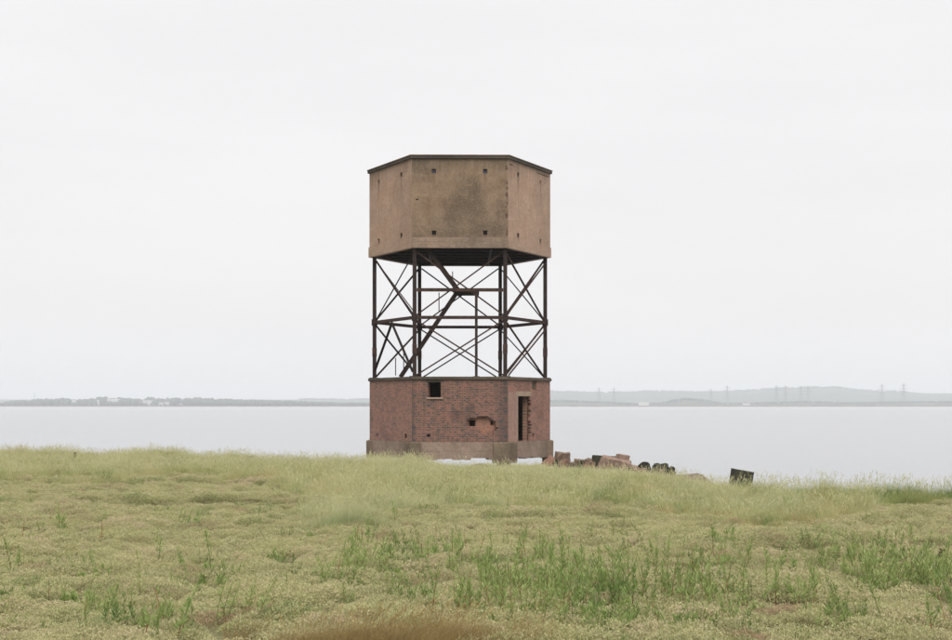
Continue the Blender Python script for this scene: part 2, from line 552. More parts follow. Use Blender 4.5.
def water_material():
    t = NT('silty tidal water')
    geo = t.node("ShaderNodeNewGeometry")
    p = geo.outputs['Position']
    r1 = t.noise(t.mapping(p, (.35, 1.3, 1)), 1.0, 5, .65)
    r2 = t.noise(t.mapping(p, (.02, .09, 1)), 1.0, 4, .6)
    calm = t.rng(r2, .3, .7, .82, 1.0)
    h = t.math('MULTIPLY', r1, calm)
    pr = t.node("ShaderNodeBsdfPrincipled")
    t.link(t.mix(t.noise(t.mapping(p, (.003, .012, 1)), 1.0, 3), (.27, .28, .295), (.23, .24, .255)), pr.inputs['Base Color'])
    pr.inputs['Roughness'].default_value = .18
    pr.inputs['IOR'].default_value = 1.33
    t.link(t.bump(h, .7, .06), pr.inputs['Normal'])
    t.link(pr.outputs[0], t.out.inputs['Surface'])
    return t.m

M['water'] = water_material()
wx = axis([(-12000, -200, 30), (-200, 200, 40), (200, 12000, 30)])
wy = axis([(8, 200, 40), (200, 3130, 40)])
WX, WY = np.meshgrid(wx, wy)
nx, ny = len(wx), len(wy)
ii, jj = np.meshgrid(np.arange(nx - 1), np.arange(ny - 1))
a = (jj * nx + ii).ravel()
wme = fast_mesh('water', np.stack([WX.ravel(), WY.ravel(), np.full(WX.size, WATER_Z)], 1), np.stack([a, a + 1, a + nx + 1, a + nx], 1), [M['water']])
water = link(bpy.data.objects.new('water', wme))
tag(water, 'wide calm grey estuary water under an overcast sky', 'water', kind='structure')

# far land: low bank, near rise and a long hill
FAR_PX = [-900, 300, 370, 450, 550, 600, 650, 700, 720, 750, 780, 800, 830, 845, 860, 880, 900, 920, 952, 1150, 1900]
FAR_PY = [399, 399.5, 399.5, 396, 391.5, 393, 391.5, 392.3, 392, 390.5, 388.5, 387.6, 387.2, 388.3, 390.5, 391.3, 391.7, 394, 394.5, 395, 398]
NEAR_PX = [-900, 540, 560, 600, 640, 662, 672, 685, 700, 722, 760, 800, 850, 900, 952, 1100, 1900]
NEAR_PY = [403, 400, 399.5, 401, 403, 402, 399.5, 397.5, 398.5, 402.5, 402, 400.5, 402, 401, 400.5, 401, 402]
D_FAR, D_NEAR = 6500.0, 4100.0
lu = np.linspace(-1.1, 1.1, 420)
ly = np.concatenate([np.array([3090, 3103, 3112, 3125, 3200, 3350]), np.linspace(3500, 4600, 18), np.linspace(4720, 8800, 32)])
LU, LY = np.meshgrid(lu, ly)
lpx = CX + F * LU
zf = EYE + (HY - np.interp(lpx, FAR_PX, FAR_PY)) / F * D_FAR
zn = np.maximum(1.0, EYE + (HY - np.interp(lpx, NEAR_PX, NEAR_PY)) / F * D_NEAR - 6.5)
LZ = np.where(LY < 3100, -2.2, np.where(LY < 3108, -.6, 1.7))
LZ = np.where(LY >= 3108, np.maximum(1.7, np.maximum(zn * np.exp(-((LY - D_NEAR) / 260) ** 2), zf * np.exp(-((LY - D_FAR) / 850) ** 2))), LZ)
LZ = LZ + np.where(LY > 3350, (fbm(LU * LY * .008, LY * .008, 4, 4) - .5) * 3.0, (fbm(LU * LY * .05, LY * .05, 4, 3) - .5) * .6)
LZ = np.where(LY < 3100, -2.2, LZ)
nx, ny = len(lu), len(ly)
ii, jj = np.meshgrid(np.arange(nx - 1), np.arange(ny - 1))
a = (jj * nx + ii).ravel()
def far_material():
    t = NT('far fields and woods')
    geo = t.node("ShaderNodeNewGeometry"); p = geo.outputs['Position']
    sep = t.node("ShaderNodeSeparateXYZ"); t.link(p, sep.inputs[0])
    n = t.noise(p, .009, 5, .6); n2 = t.noise(p, .05, 4, .65)
    col = t.ramp(n, [(.35, (.03, .045, .025)), (.5, (.055, .075, .04)), (.62, (.11, .115, .06))])
    col = t.mix(t.rng(n2, .35, .7, 0, .6), col, (.028, .04, .025))
    bank = t.mix(t.rng(n2, .4, .6), (.16, .1, .075), (.1, .075, .055))
    col = t.mix(t.rng(sep.outputs['Y'], 3340, 3200), col, bank)
    return t.finish(col, .95, None, .1)
M['far'] = far_material()
far_me = fast_mesh('hills', np.stack([(LU * LY).ravel(), LY.ravel(), LZ.ravel()], 1), np.stack([a, a + 1, a + nx + 1, a + nx], 1), [M['far']], smooth=True)
hills = link(bpy.data.objects.new('hills', far_me))
tag(hills, 'low hazy hills and mud bank on the far shore', 'hills', kind='structure')


# ------------------------------------------------------------------ the tower
TX, TY = -0.81, 64.0
TROT = math.atan2(0.81, 64.0)
tower = empty('water_tower', (TX, TY, 0), TROT)
tag(tower, 'derelict hexagonal concrete tank tower on rusty steel legs over a brick base', 'tower')
CT, ST = math.cos(TROT), math.sin(TROT)

def hexv(s):
    q = s * math.sqrt(3) / 2
    return [(-s / 2, -q), (s / 2, -q), (s, 0), (s / 2, q), (-s / 2, q), (-s, 0)]   # FL FR R BR BL L
FACES = [(0, 1), (1, 2), (2, 3), (3, 4), (4, 5), (5, 0)]     # front, front right, rear right, rear, rear left, front left

def to_world(p):
    return (TX + p[0] * CT - p[1] * ST, TY + p[0] * ST + p[1] * CT)

def face_uv(s, k, px, py):
    """photo pixel on face k of the hexagon of side s -> (distance along the face, height)"""
    H = hexv(s); A, B = to_world(H[FACES[k][0]]), to_world(H[FACES[k][1]])
    m = (px - CX) / F
    t = (m * A[1] - A[0]) / ((B[0] - A[0]) - m * (B[1] - A[1]))
    Y = A[1] + t * (B[1] - A[1])
    return t * s, EYE + (HY - py) / F * Y

def rect_uv(s, k, x0, x1, y0, y1):
    xm, ym = (x0 + x1) / 2, (y0 + y1) / 2
    u0, u1 = face_uv(s, k, x0, ym)[0], face_uv(s, k, x1, ym)[0]
    return (u0, u1, face_uv(s, k, xm, y1)[1], face_uv(s, k, xm, y0)[1])

def frame_of(s, k):
    H = hexv(s); A, B = Vector(H[FACES[k][0]]), Vector(H[FACES[k][1]])
    e = (B - A).normalized()
    n = Vector((-e.y, e.x))            # inward
    return A, e, n

def on_face(s, k, u, depth, z):
    A, e, n = frame_of(s, k)
    p = A + e * u + n * depth
    return (p.x, p.y, z)

def wall(name, s, k, z0, z1, holes, th, mat, parent, mitre=True):
    """a wall slab on face k with real rectangular openings; UVs in metres"""
    us = sorted(set([0.0, s] + [round(min(max(h[i], 0), s), 4) for h in holes for i in (0, 1)]))
    vs = sorted(set([z0, z1] + [round(min(max(h[i], z0), z1), 4) for h in holes for i in (2, 3)]))
    si = s - 2 * th * math.tan(math.radians(30)) if mitre else s
    V, UV, idx = [], [], {}
    def vert(i, j, lay):
        key = (i, j, lay)
        if key not in idx:
            u = us[i] if lay == 0 else s / 2 + (us[i] - s / 2) * si / s
            idx[key] = len(V)
            V.append(on_face(s, k, u, th * lay, vs[j])); UV.append((us[i], vs[j]))
        return idx[key]
    def solid(i, j):
        if i < 0 or j < 0 or i >= len(us) - 1 or j >= len(vs) - 1: return False
        um, vm = (us[i] + us[i + 1]) / 2, (vs[j] + vs[j + 1]) / 2
        return not any(h[0] < um < h[1] and h[2] < vm < h[3] for h in holes)
    Fc = []
    for i in range(len(us) - 1):
        for j in range(len(vs) - 1):
            if not solid(i, j): continue
            Fc.append((vert(i, j, 0), vert(i + 1, j, 0), vert(i + 1, j + 1, 0), vert(i, j + 1, 0)))
            Fc.append((vert(i, j, 1), vert(i, j + 1, 1), vert(i + 1, j + 1, 1), vert(i + 1, j, 1)))
            for di, dj, p, q in ((-1, 0, (i, j), (i, j + 1)), (1, 0, (i + 1, j + 1), (i + 1, j)), (0, -1, (i + 1, j), (i, j)), (0, 1, (i, j + 1), (i + 1, j + 1))):
                if not solid(i + di, j + dj):
                    Fc.append((vert(*p, 0), vert(*q, 0), vert(*q, 1), vert(*p, 1)))
    return mesh(name, V, Fc, mat, parent, uv=UV)

def face_box(name, s, k, u0, u1, d0, d1, z0, z1, mat, parent, uvs=False):
    c = [on_face(s, k, u, d, z) for z in (z0, z1) for u, d in ((u0, d0), (u1, d0), (u1, d1), (u0, d1))]
    uv = [(u, z) for z in (z0, z1) for u in (u0, u1, u1, u0)] if uvs else None
    return mesh(name, c, BOXF, mat, parent, uv=uv)

def hex_slab(name, s, z0, z1, mat, parent):
    H = hexv(s)
    V = [(x, y, z0) for x, y in H] + [(x, y, z1) for x, y in H]
    Fc = [tuple(range(5, -1, -1)), tuple(range(6, 12))] + [(i, (i + 1) % 6, 6 + (i + 1) % 6, 6 + i) for i in range(6)]
    return mesh(name, V, Fc, mat, parent)

# --- tank
S_T = 4.555
Z_T0, Z_SK, Z_T1 = 9.94, 10.44, 14.16
def tank_openings(k):
    hs = []
    for zc in (13.57, 10.66):
        for uc in (S_T / 2 - 1.23, S_T / 2 + 1.2):
            hs.append((uc - .105, uc + .105, zc - .105, zc + .105))
    return hs
for k in range(6):
    hs = tank_openings(k)
    extra = []
    if k == 0:
        extra.append(rect_uv(S_T, 0, 415.6, 418.4, 199, 200.2))
    if k == 1:
        extra += [rect_uv(S_T, 1, 536.5, 549, 174.6, 175.4), rect_uv(S_T, 1, 509.5, 513, 164.4, 165.3)]
    o = wall('tank_wall', S_T, k, Z_SK - .0, Z_T1, hs + extra, .2, M['tank_front'] if k in (0, 3) else M['tank_side'], tower)
    for h in hs[:2]:
        face_box('through_light_panel', S_T, k, h[0] + .002, h[1] - .002, .07, .1, h[2] + .002, h[3] - .002, M['through_light_panel'], o)  # added panel; its colour stands in for light coming through the opening
    for h in hs[2:]:
        face_box('shade_panel', S_T, k, h[0] + .002, h[1] - .002, .055, .08, h[2] + .002, h[3] - .002, M['black'], o)  # added black panel, painted as the darkness within the opening
    sk = wall('tank_skirt', S_T + .05, k, Z_T0, Z_SK + .0, [], .225, M['tank_side'] if k else M['plinth'], tower)
hex_slab('tank_floor', S_T - .3, 10.1, 10.35, M['slab'], tower)
hex_slab('tank_roof', S_T - .02, Z_T1 + .003, Z_T1 + .08, M['slab'], tower)
cs = S_T + .1
for k in range(6):
    wall('cornice', cs, k, Z_T1 + .004, 14.29, [], .3, M['cornice'], tower)
    bevel(wall('coping', cs + .035, k, 14.293, 14.335, [], .34, M['coping'], tower), .01)

# --- steel frame
S_C = 4.3
Z_B, Z_R, Z_TOP = 3.86, 6.67, 9.94
HC = hexv(S_C)
def column(p, ang):
    """H-section column turned to face outwards"""
    w, t = .185, .03
    parts = [box_vf(-w / 2, w / 2, -w / 2, -w / 2 + t, Z_B + .03, Z_TOP + .16), box_vf(-w / 2, w / 2, w / 2 - t, w / 2, Z_B + .03, Z_TOP + .16),
             box_vf(-t / 2, t / 2, -w / 2 + t, w / 2 - t, Z_B + .03, Z_TOP + .16)]
    v, f = join_vf(parts)
    R = Matrix.Rotation(ang, 3, 'Z')
    v = [R @ Vector(q) + Vector((p[0], p[1], 0)) for q in v]
    o = mesh('column', v, f, M['steel'], tower)
    def sub(name, x0, x1, y0, y1, z0, z1, m='steel'):
        vv, ff = box_vf(x0, x1, y0, y1, z0, z1)
        mesh(name, [R @ Vector(q) + Vector((p[0], p[1], 0)) for q in vv], ff, M[m], o)
    sub('base_plate', -.24, .24, -.24, .24, Z_B + .002, Z_B + .03)
    for sgn in (-1, 1):
        y0 = sgn * (w / 2 + .012)
        sub('splice_plate', -.108, .108, min(y0 - .01, y0 + .01), max(y0 - .01, y0 + .01), 4.95, 5.4, 'steel_brown')
        sub('gusset', -.14, .14, min(y0 - .008, y0 + .008), max(y0 - .008, y0 + .008), Z_R - .16, Z_R + .16)
    return o
for (x, y) in HC:
    column((x, y), 0.0)

def inset(p, q, d):
    p, q = Vector(p), Vector(q); e = (q - p).normalized()
    return p + e * d, q - e * d

def brace(p, q, off, w=.07, parent=tower, mat='steel_brown'):
    n = Vector((-(q[1] - p[1]), q[0] - p[0], 0)).normalized()
    v, f = angle_bar_vf(Vector(p) + n * off, Vector(q) + n * off, w, .012, n)
    mesh('brace', v, f, M[mat], parent)

for k, (i, j) in enumerate(FACES):
    A, B = HC[i], HC[j]
    A3, B3 = Vector((A[0], A[1], 0)), Vector((B[0], B[1], 0))
    e = (B3 - A3).normalized()
    a0, b0 = A3 + e * .1, B3 - e * .1
    zv = lambda p, z: Vector((p.x, p.y, z))
    # ring beam: two channels with packing pieces between
    n = Vector((-e.y, e.x, 0))
    parts = [bar_vf(zv(a0, Z_R) + n * .05, zv(b0, Z_R) + n * .05, .03, .15), bar_vf(zv(a0, Z_R) - n * .05, zv(b0, Z_R) - n * .05, .03, .15)]
    for tpos in (.2, .5, .8):
        c = a0.lerp(b0, tpos)
        parts.append(bar_vf(zv(c, Z_R) - e * .06, zv(c, Z_R) + e * .06, .068, .1))
    v, f = join_vf(parts)
    mesh('ring_beam', v, f, M['steel_brown'], tower)
    # head beam under the tank
    v, f = join_vf([bar_vf(zv(a0, 9.97), zv(b0, 9.97), .16, .025), bar_vf(zv(a0, 10.084), zv(b0, 10.084), .16, .025), bar_vf(zv(a0, 10.03), zv(b0, 10.03), .02, .085)])
    mesh('head_beam', v, f, M['steel'], tower)
    # upper bay
    brace(zv(a0, 9.78), zv(b0, Z_R + .12), .03)
    brace(zv(b0, 9.78), zv(a0, Z_R + .12), -.03)
    if k in (5, 1):
        brace(zv(a0 if k == 5 else b0, 9.7), zv(b0 if k == 5 else a0, Z_R + .2), .1, .055)
    # lower bay: crossed angles; the front left bay has a chevron that leaves room for the stair
    if k == 5:
        c = a0.lerp(b0, .46)
        brace(zv(c, Z_R - .1), zv(a0, Z_B + .42), .03, .14, mat='steel')
        brace(zv(c, Z_R - .1), zv(b0, Z_B + .25), -.03, .14, mat='steel')
    else:
        brace(zv(a0, Z_R - .16), zv(b0, Z_B + .08), .03)
        brace(zv(b0, Z_R - .16), zv(a0, Z_B + .08), -.03)
        if k == 1:
            brace(zv(b0, Z_R - .3), zv(a0, Z_B + .06), .12, .055)
# floor joists of the tank
for yy in (-2.4, -1.2, 0.0, 1.2, 2.4):
    half = S_C - abs(yy) / math.sqrt(3) - .3
    v, f = join_vf([bar_vf((-half, yy, 9.99), (half, yy, 9.99), .12, .02), bar_vf((-half, yy, 10.05), (half, yy, 10.05), .02, .1)])
    mesh('joist', v, f, M['steel'], tower)
for xx in (-1.5, 1.5):
    v, f = bar_vf((xx, -3.6, 9.94), (xx, 3.6, 9.94), .1, .07)
    mesh('joist', v, f, M['steel'], tower)

# --- stair and landing (local coordinates)
def loc_at(px, Yw, py):
    X = (px - CX) / F * Yw; Z = EYE + (HY - py) / F * Yw
    dx, dy = X - TX, Yw - TY
    return Vector((dx * CT + dy * ST, -dx * ST + dy * CT, Z))
q = S_C * math.sqrt(3) / 2
L0 = loc_at(455, 60.9, 288)
R0 = loc_at(478.5, 60.9, 288)
z_l = 8.0
lv, lf = join_vf([box_vf(L0.x, R0.x, -q + .15, -q + .95, z_l - .06, z_l)])
landing = mesh('landing', lv, lf, M['steel'], tower)
for y in (-q + .17, -q + .93):
    bar('edge_angle', (L0.x - .02, y, z_l - .14), (R0.x + .02, y, z_l - .14), .05, .155, M['steel'], landing)
bar('landing_beam', (-S_C / 2 + .1, -q + .02, z_l - .02), (S_C / 2 - .1, -q + .02, z_l - .02), .07, .16, M['steel_brown'], tower)
post_x = loc_at(476.3, 60.3, 330).x
po = bar('landing_post', (post_x, -q + .06, Z_B + .02), (post_x, -q + .06, z_l - .1), .13, .13, M['steel'], tower)
box('base_plate', post_x - .16, post_x + .16, -q - .1, -q + .22, Z_B + .002, Z_B + .022, M['steel'], po)
def flight(p0, p1, width_vec, n, sh=.24):
    """stair flight from p0 up to p1; stringers either side, thin treads between"""
    w = Vector(width_vec)
    root = empty('stair_flight'); root.parent = tower
    for s_ in (0, 1):
        bar('stringer', p0 + w * s_, p1 + w * s_, .05, sh, M['steel'], root)
    d = p1 - p0
    for i in range(1, n):
        c = p0 + d * (i / n)
        e = Vector((d.x, d.y, 0)).normalized() * .11
        v, f = bar_vf(c + w * .04, c + w * .96, .2, .025)
        mesh('tread', v, f, M['steel_brown'], root)
    return root
low0 = loc_at(400.5, 61.9, 374.5); low0.z = Z_B + .02
low1 = Vector((L0.x + .1, -q + .3, z_l - .1))
f1 = flight(low0, low1, (-.03, .55, 0), 18, .21)
up0 = Vector((L0.x + .12, -q + .22, z_l - .05))
up1 = Vector((loc_at(424.5, 60.7, 248).x + .1, -q + .2, 9.97))
f2 = flight(up0, up1, (.12, .55, 0), 9, .17)
for (px, py0, py1, Yw, rt) in ((452.6, 271.5, 287, 60.7, f2), (439, 292.5, 312, 61.0, f1), (403.7, 345, 370, 61.8, f1), (395.6, 358, 375.5, 61.9, f1)):
    p0, p1 = loc_at(px, Yw, py1), loc_at(px, Yw, py0)
    bar('rail_post', p0, Vector((p0.x, p0.y, p1.z)), .045, .045, M['steel_brown'], rt)

# --- brick base
S_B = 4.545
ZB0, ZB1 = .77, 3.70
OUT = .112
win_f = rect_uv(S_B, 0, 427.9, 440.8, 377, 397.4); win_f = (win_f[0], win_f[1], win_f[2], 3.60)
hole_rows = []
arch = {417.6: (477, 489), 419.2: (470, 492), 420.8: (468, 494), 422.4: (467, 495.5), 424.0: (466.3, 496.3), 425.6: (466.6, 497), 427.2: (467.8, 497.2), 428.8: (470.5, 496.4), 430.4: (474.5, 496), 432.0: (480, 495), 433.6: (484, 493)}
rr = random.Random(4)
for py, (x0, x1) in arch.items():
    u0, v = face_uv(S_B, 0, x0, py); u1, _ = face_uv(S_B, 0, x1, py)
    v = round(v / .075) * .075
    u0 = round((u0 + rr.uniform(-.05, .05)) / .1137) * .1137; u1 = round((u1 + rr.uniform(-.05, .05)) / .1137) * .1137
    hole_rows.append((u0, u1, v - .0375, v + .0375))
hole_rows.sort(key=lambda h: h[2])
for a_, b_ in zip(hole_rows, hole_rows[1:]):           # close gaps between courses
    i = hole_rows.index(a_); hole_rows[i] = (a_[0], a_[1], a_[2], b_[2])
void_a = rect_uv(S_B, 0, 469.3, 475.6, 420.2, 426.2)
void_b = rect_uv(S_B, 0, 490.5, 494.3, 420.6, 425)
vent_f = rect_uv(S_B, 0, 426.3, 430.2, 434.3, 436.6)
vents_l = [rect_uv(S_B, 5, 376.2, 378.2, 433.2, 436.8), rect_uv(S_B, 5, 404.6, 406.7, 433.8, 438.2)]
vent_r = rect_uv(S_B, 1, 532.4, 534.2, 433.4, 437.6)
door = rect_uv(S_B, 1, 517.9, 530.2, 396.2, 440); door = (door[0], door[1], ZB0 + .003, door[3])
win_r = rect_uv(S_B, 1, 531.9, 536.8, 381, 389.6)
ragged = []                                            # broken brick ends along the right jamb of the door
for i in range(22):
    zc = door[2] + .35 + i * .075
    if zc > door[3] - .2: break
    ragged.append((door[1] - .002, door[1] + rr.choice((0.0, .0, .02, .05, .11, .16)) + .004, zc, zc + .075))
outer_holes = {0: [win_f, vent_f] + hole_rows, 1: [door, win_r, vent_r] + ragged, 5: vents_l}
inner_holes = {0: [win_f, void_a, void_b, vent_f], 1: [door, win_r, vent_r], 5: vents_l}
bm = {0: 'brick_front', 1: 'brick_right', 5: 'brick_left'}
for k in range(6):
    o = wall('brick_wall', S_B, k, ZB0, ZB1, outer_holes.get(k, []), OUT, M[bm.get(k, 'brick_front')], tower)
    si = S_B - 2 * (OUT + .09) * math.tan(math.radians(30))
    sc_ = []
    sh = (S_B - si) / 2
    for h in inner_holes.get(k, []):
        sc_.append((h[0] - sh, h[1] - sh, h[2], h[3]))
    wall('inner_leaf', si, k, ZB0, ZB1, sc_, .22, M['brick_inner'], o)
# sill, frame pieces and fillings
face_box('window_sill', S_B, 0, win_f[0] - .07, win_f[1] + .1, -.06, .25, win_f[2] - .07, win_f[2] + .004, M['lintel'], tower)
face_box('lintel', S_B, 0, win_f[0] - .12, win_f[1] + .12, -.004, .3, 3.602, 3.698, M['cap'], tower)
face_box('window_board', S_B, 1, win_r[0] + .004, win_r[1] - .004, .09, .12, win_r[2] + .004, win_r[3] - .004, M['olive'], tower)
df = empty('door_frame'); df.parent = tower
face_box('jamb', S_B, 1, door[0] - .13, door[0] - .004, -.012, .2, door[2] + .002, door[3] + .0, M['lintel'], df)
face_box('lintel', S_B, 1, door[0] - .2, door[1] + .1, -.014, .22, door[3] + .004, door[3] + .24, M['lintel'], df)
# cement render beside the door, a thin coat on the bricks
face_box('render_coat', S_B, 1, .02, door[0] - .135, -.009, .004, ZB0 + .004, door[3] + .2, M['render'], tower)
# the leaning door leaf stands ajar inside
A, e, n = frame_of(S_B, 1)
dl0 = A + e * (door[0] + .42) + n * .36
dl1 = dl0 + n * .8 + e * .25
v, f = bar_vf((dl0.x, dl0.y, ZB0 + 1.0), (dl1.x, dl1.y, ZB0 + 1.0), .045, 1.95)
dl = mesh('door_leaf', v, f, M['door'], tower)
hex_slab('base_floor', S_B - .5, .55, ZB0 - .003, M['slab'], tower)
# cap slab
S_K = 4.635
for k in range(6):
    w = wall('cap_kerb', S_K, k, ZB1 + .003, Z_B, [], .5, M['cap'], tower)
    bevel(w, .025)
hex_slab('cap_slab', S_K - .6, ZB1 + .003, Z_B - .006, M['slab'], tower)
# plinth ring beam, stepped blocks and piles at the corners
S_P = 4.62
def notches(k):
    rn = random.Random(50 + k); out = []; u = .6
    while u < S_P - .9:
        w_ = rn.uniform(.06, .4)
        if rn.random() < .7: out.append((u, u + w_, -.09, -.085 + rn.choice((.02, .035, .05, .09))))
        u += w_
    return out
for k in range(6):
    wall('plinth_beam', S_P, k, -.085, ZB0 - .004, notches(k), .42, M['plinth'], tower)
HP = hexv(S_P)
for i in range(6):
    c = Vector((HP[i][0], HP[i][1], 0)); d = c.normalized()
    tng = Vector((-d.y, d.x, 0))
    nxt = Vector((HP[(i + 1) % 6][0], HP[(i + 1) % 6][1], 0)); prv = Vector((HP[i - 1][0], HP[i - 1][1], 0))
    e1, e2 = (nxt - c).normalized(), (prv - c).normalized()
    wdt = .78 if i == 1 else .5
    out_ = c + d * .11
    n1 = Vector((e1.y, -e1.x, 0)); n2 = Vector((-e2.y, e2.x, 0))
    P = [out_, out_ + e1 * wdt, c + e1 * wdt - n1 * .4 + n1 * 0, c - d * .47, c + e2 * wdt - n2 * .4, out_ + e2 * wdt]
    zt, zb = ZB0 - .03, (-.24 if i == 1 else -.15)
    V = [(p.x, p.y, zb) for p in P] + [(p.x, p.y, zt) for p in P]
    Fc = [tuple(range(5, -1, -1)), tuple(range(6, 12))] + [(m, (m + 1) % 6, 6 + (m + 1) % 6, 6 + m) for m in range(6)]
    bevel(mesh('corner_block', V, Fc, M['block'], tower), .03)
    pc = c - d * .25
    vv, ff = bar_vf((pc.x, pc.y, -1.9), (pc.x, pc.y, zb + .01), .42, .42)
    mesh('pile', vv, ff, M['block'], tower)


# ------------------------------------------------------------------ rubble along the shore
M['rubble_pale'] = concrete('rubble pale pink', (.25, .175, .14), (.16, .12, .09), amount=.35, streak=.2, boards=0, seed=31, use_uv=False)
M['rubble_dark'] = concrete('rubble dark weed', (.04, .038, .025), (.014, .016, .01), amount=.8, streak=.3, boards=0, seed=35, use_uv=False)
M['rubble_brown'] = concrete('rubble brown', (.17, .122, .09), (.07, .055, .04), amount=.6, streak=.3, boards=0, seed=38, use_uv=False)
M['rubble_brick'] = plain('broken brick masonry', (.22, .1, .07), .95, .4, 9, .8, col2=(.26, .16, .115))

def chunk_mesh(name, sx, sy, sz, seed, mat, rough=.1, n=3, taper=.16, round_=0.0):
    """a broken block: a gridded box with knocked-off corners and uneven faces"""
    r = np.random.default_rng(seed)
    V, idx = [], {}
    def vid(i, j, k):
        if (i, j, k) not in idx:
            idx[(i, j, k)] = len(V); V.append((i / n - .5, j / n - .5, k / n))
        return idx[(i, j, k)]
    Fc = []
    for a_ in range(n):
        for b_ in range(n):
            Fc += [(vid(a_, b_, 0), vid(a_, b_ + 1, 0), vid(a_ + 1, b_ + 1, 0), vid(a_ + 1, b_, 0)), (vid(a_, b_, n), vid(a_ + 1, b_, n), vid(a_ + 1, b_ + 1, n), vid(a_, b_ + 1, n)),
                   (vid(a_, 0, b_), vid(a_ + 1, 0, b_), vid(a_ + 1, 0, b_ + 1), vid(a_, 0, b_ + 1)), (vid(a_, n, b_), vid(a_, n, b_ + 1), vid(a_ + 1, n, b_ + 1), vid(a_ + 1, n, b_)),
                   (vid(0, a_, b_), vid(0, a_, b_ + 1), vid(0, a_ + 1, b_ + 1), vid(0, a_ + 1, b_)), (vid(n, a_, b_), vid(n, a_ + 1, b_), vid(n, a_ + 1, b_ + 1), vid(n, a_, b_ + 1))]
    P = np.array(V)
    if round_:
        c = P - np.array([0, 0, .45]); L = np.linalg.norm(c, axis=1, keepdims=True)
        P = np.array([0, 0, .45]) + c * (1 - round_) + c / np.maximum(L, 1e-6) * .55 * round_
        P[:, 2] = np.maximum(P[:, 2], 0)
    P[:, :2] *= 1 - taper * P[:, 2:3] * r.uniform(.3, 1.2, (1, 2))
    edge = (np.isclose(np.abs(P[:, 0]), .5).astype(int) + np.isclose(np.abs(P[:, 1]), .5) + (P[:, 2] > .98))
    P = P * np.array([sx, sy, sz])
    jit = (r.random(P.shape) - .5) * rough * min(sx, sy, sz) * 2
    P = P + jit
    P[edge >= 2, :2] *= 1 - r.uniform(0, .07, (int((edge >= 2).sum()), 1))
    me = bpy.data.meshes.new(name)
    me.from_pydata(P.tolist(), [], Fc)
    me.materials.append(mat)
    return me

def chunk(name, label, px, py_base, Yw, size, rot, seed, mat, cat='rubble', **kw):
    X = (px - CX) / F * Yw; Z = EYE + (HY - py_base) / F * Yw
    gz = float(ground_z(np.array([X]), np.array([Yw]))[0])
    zb = min(Z, gz - .08)                                  # every block is bedded in the mud
    o = bpy.data.objects.new(name, chunk_mesh(name, size[0], size[1], size[2] + Z - zb, seed, M[mat], **kw))
    o.location = (X, Yw, zb)
    o.rotation_euler = rot
    link(o)
    return tag(o, label, cat, 'rubble blocks east of the tower')

R_ = math.radians
chunk('concrete_block', 'brown cracked concrete block touching the right corner of the tower base', 560.5, 463, 59.2, (.72, .6, .5), (R_(3), R_(7), R_(12)), 1, 'rubble_brown')
chunk('concrete_block', 'small low brown block left of the dark tilted slab', 579.5, 464, 58.6, (.55, .5, .2), (R_(2), R_(5), R_(-14)), 2, 'rubble_brown')
chunk('concrete_slab', 'long dark concrete slab lying behind the pale pink slab', 604, 463, 59.3, (1.25, .5, .34), (R_(-3), R_(4), R_(6)), 3, 'rubble_dark', rough=.06)
chunk('concrete_slab', 'pale pink broken slab sloping down to the right', 613, 467, 57.6, (1.6, .9, .38), (R_(6), R_(13), R_(-10)), 4, 'rubble_pale', rough=.05)
chunk('concrete_block', 'upright pale pink block standing on the sloping slab', 620, 464.5, 57.9, (.56, .5, .46), (R_(3), R_(8), R_(16)), 5, 'rubble_pale', rough=.05)
chunk('concrete_slab', 'low flat pink slab half buried in the mud spit', 634, 470.5, 57.0, (1.3, .7, .2), (R_(3), R_(7), R_(-22)), 6, 'rubble_pale', rough=.06)
chunk('weedy_rock', 'black weedy rock lump right of the pink slabs', 643, 470.5, 56.8, (.5, .45, .36), (0, R_(6), R_(30)), 7, 'rubble_dark', cat='rock', rough=.16, round_=.4)
chunk('weedy_rock', 'rounded black weed covered rock, largest dark lump on the spit', 661, 472.5, 56.2, (.78, .6, .42), (0, R_(3), R_(12)), 8, 'rubble_dark', cat='rock', rough=.12, round_=.7)
chunk('weedy_rock', 'tiny dark rock at the right end of the spit', 671.5, 471, 56.3, (.3, .25, .2), (0, 0, R_(40)), 9, 'rubble_dark', cat='rock', rough=.15, round_=.5)
chunk('brick_rubble', 'fallen lump of red brick masonry below the tower corner', 545.5, 466, 59.3, (.62, .55, .52), (R_(14), R_(38), R_(25)), 10, 'rubble_brick', rough=.14)
chunk('weedy_rock', 'small dark lump between the brown block and dark slab', 589, 464.5, 58.2, (.35, .3, .3), (0, 0, R_(10)), 12, 'rubble_brown', rough=.12, round_=.4)
rb = random.Random(8)
for i in range(16):
    fx = rb.uniform(553, 672)
    chunk('rubble_stone', 'small broken stone among the blocks on the mud spit', fx, 463.5 + (fx - 560) * .075 + rb.uniform(-.5, 1), rb.uniform(56.6, 58.6) - (fx - 560) * .012, (rb.uniform(.14, .34), rb.uniform(.14, .3), rb.uniform(.08, .2)), (rb.uniform(-.3, .3), rb.uniform(-.3, .3), rb.uniform(0, 3)), 60 + i, rb.choice(['rubble_brown', 'rubble_dark', 'rubble_pale', 'rubble_brick']), rough=.16, n=3)['group'] = 'small stones on the mud spit'
b = chunk('concrete_block', 'lone dark green tilted concrete block standing in the water', 736.5, 485.5, 53.5, (.84, .6, .66), (R_(2), R_(9), R_(9)), 11, 'rubble_dark', cat='block', rough=.035, taper=.06)
b['group'] = 'rubble blocks in the water'


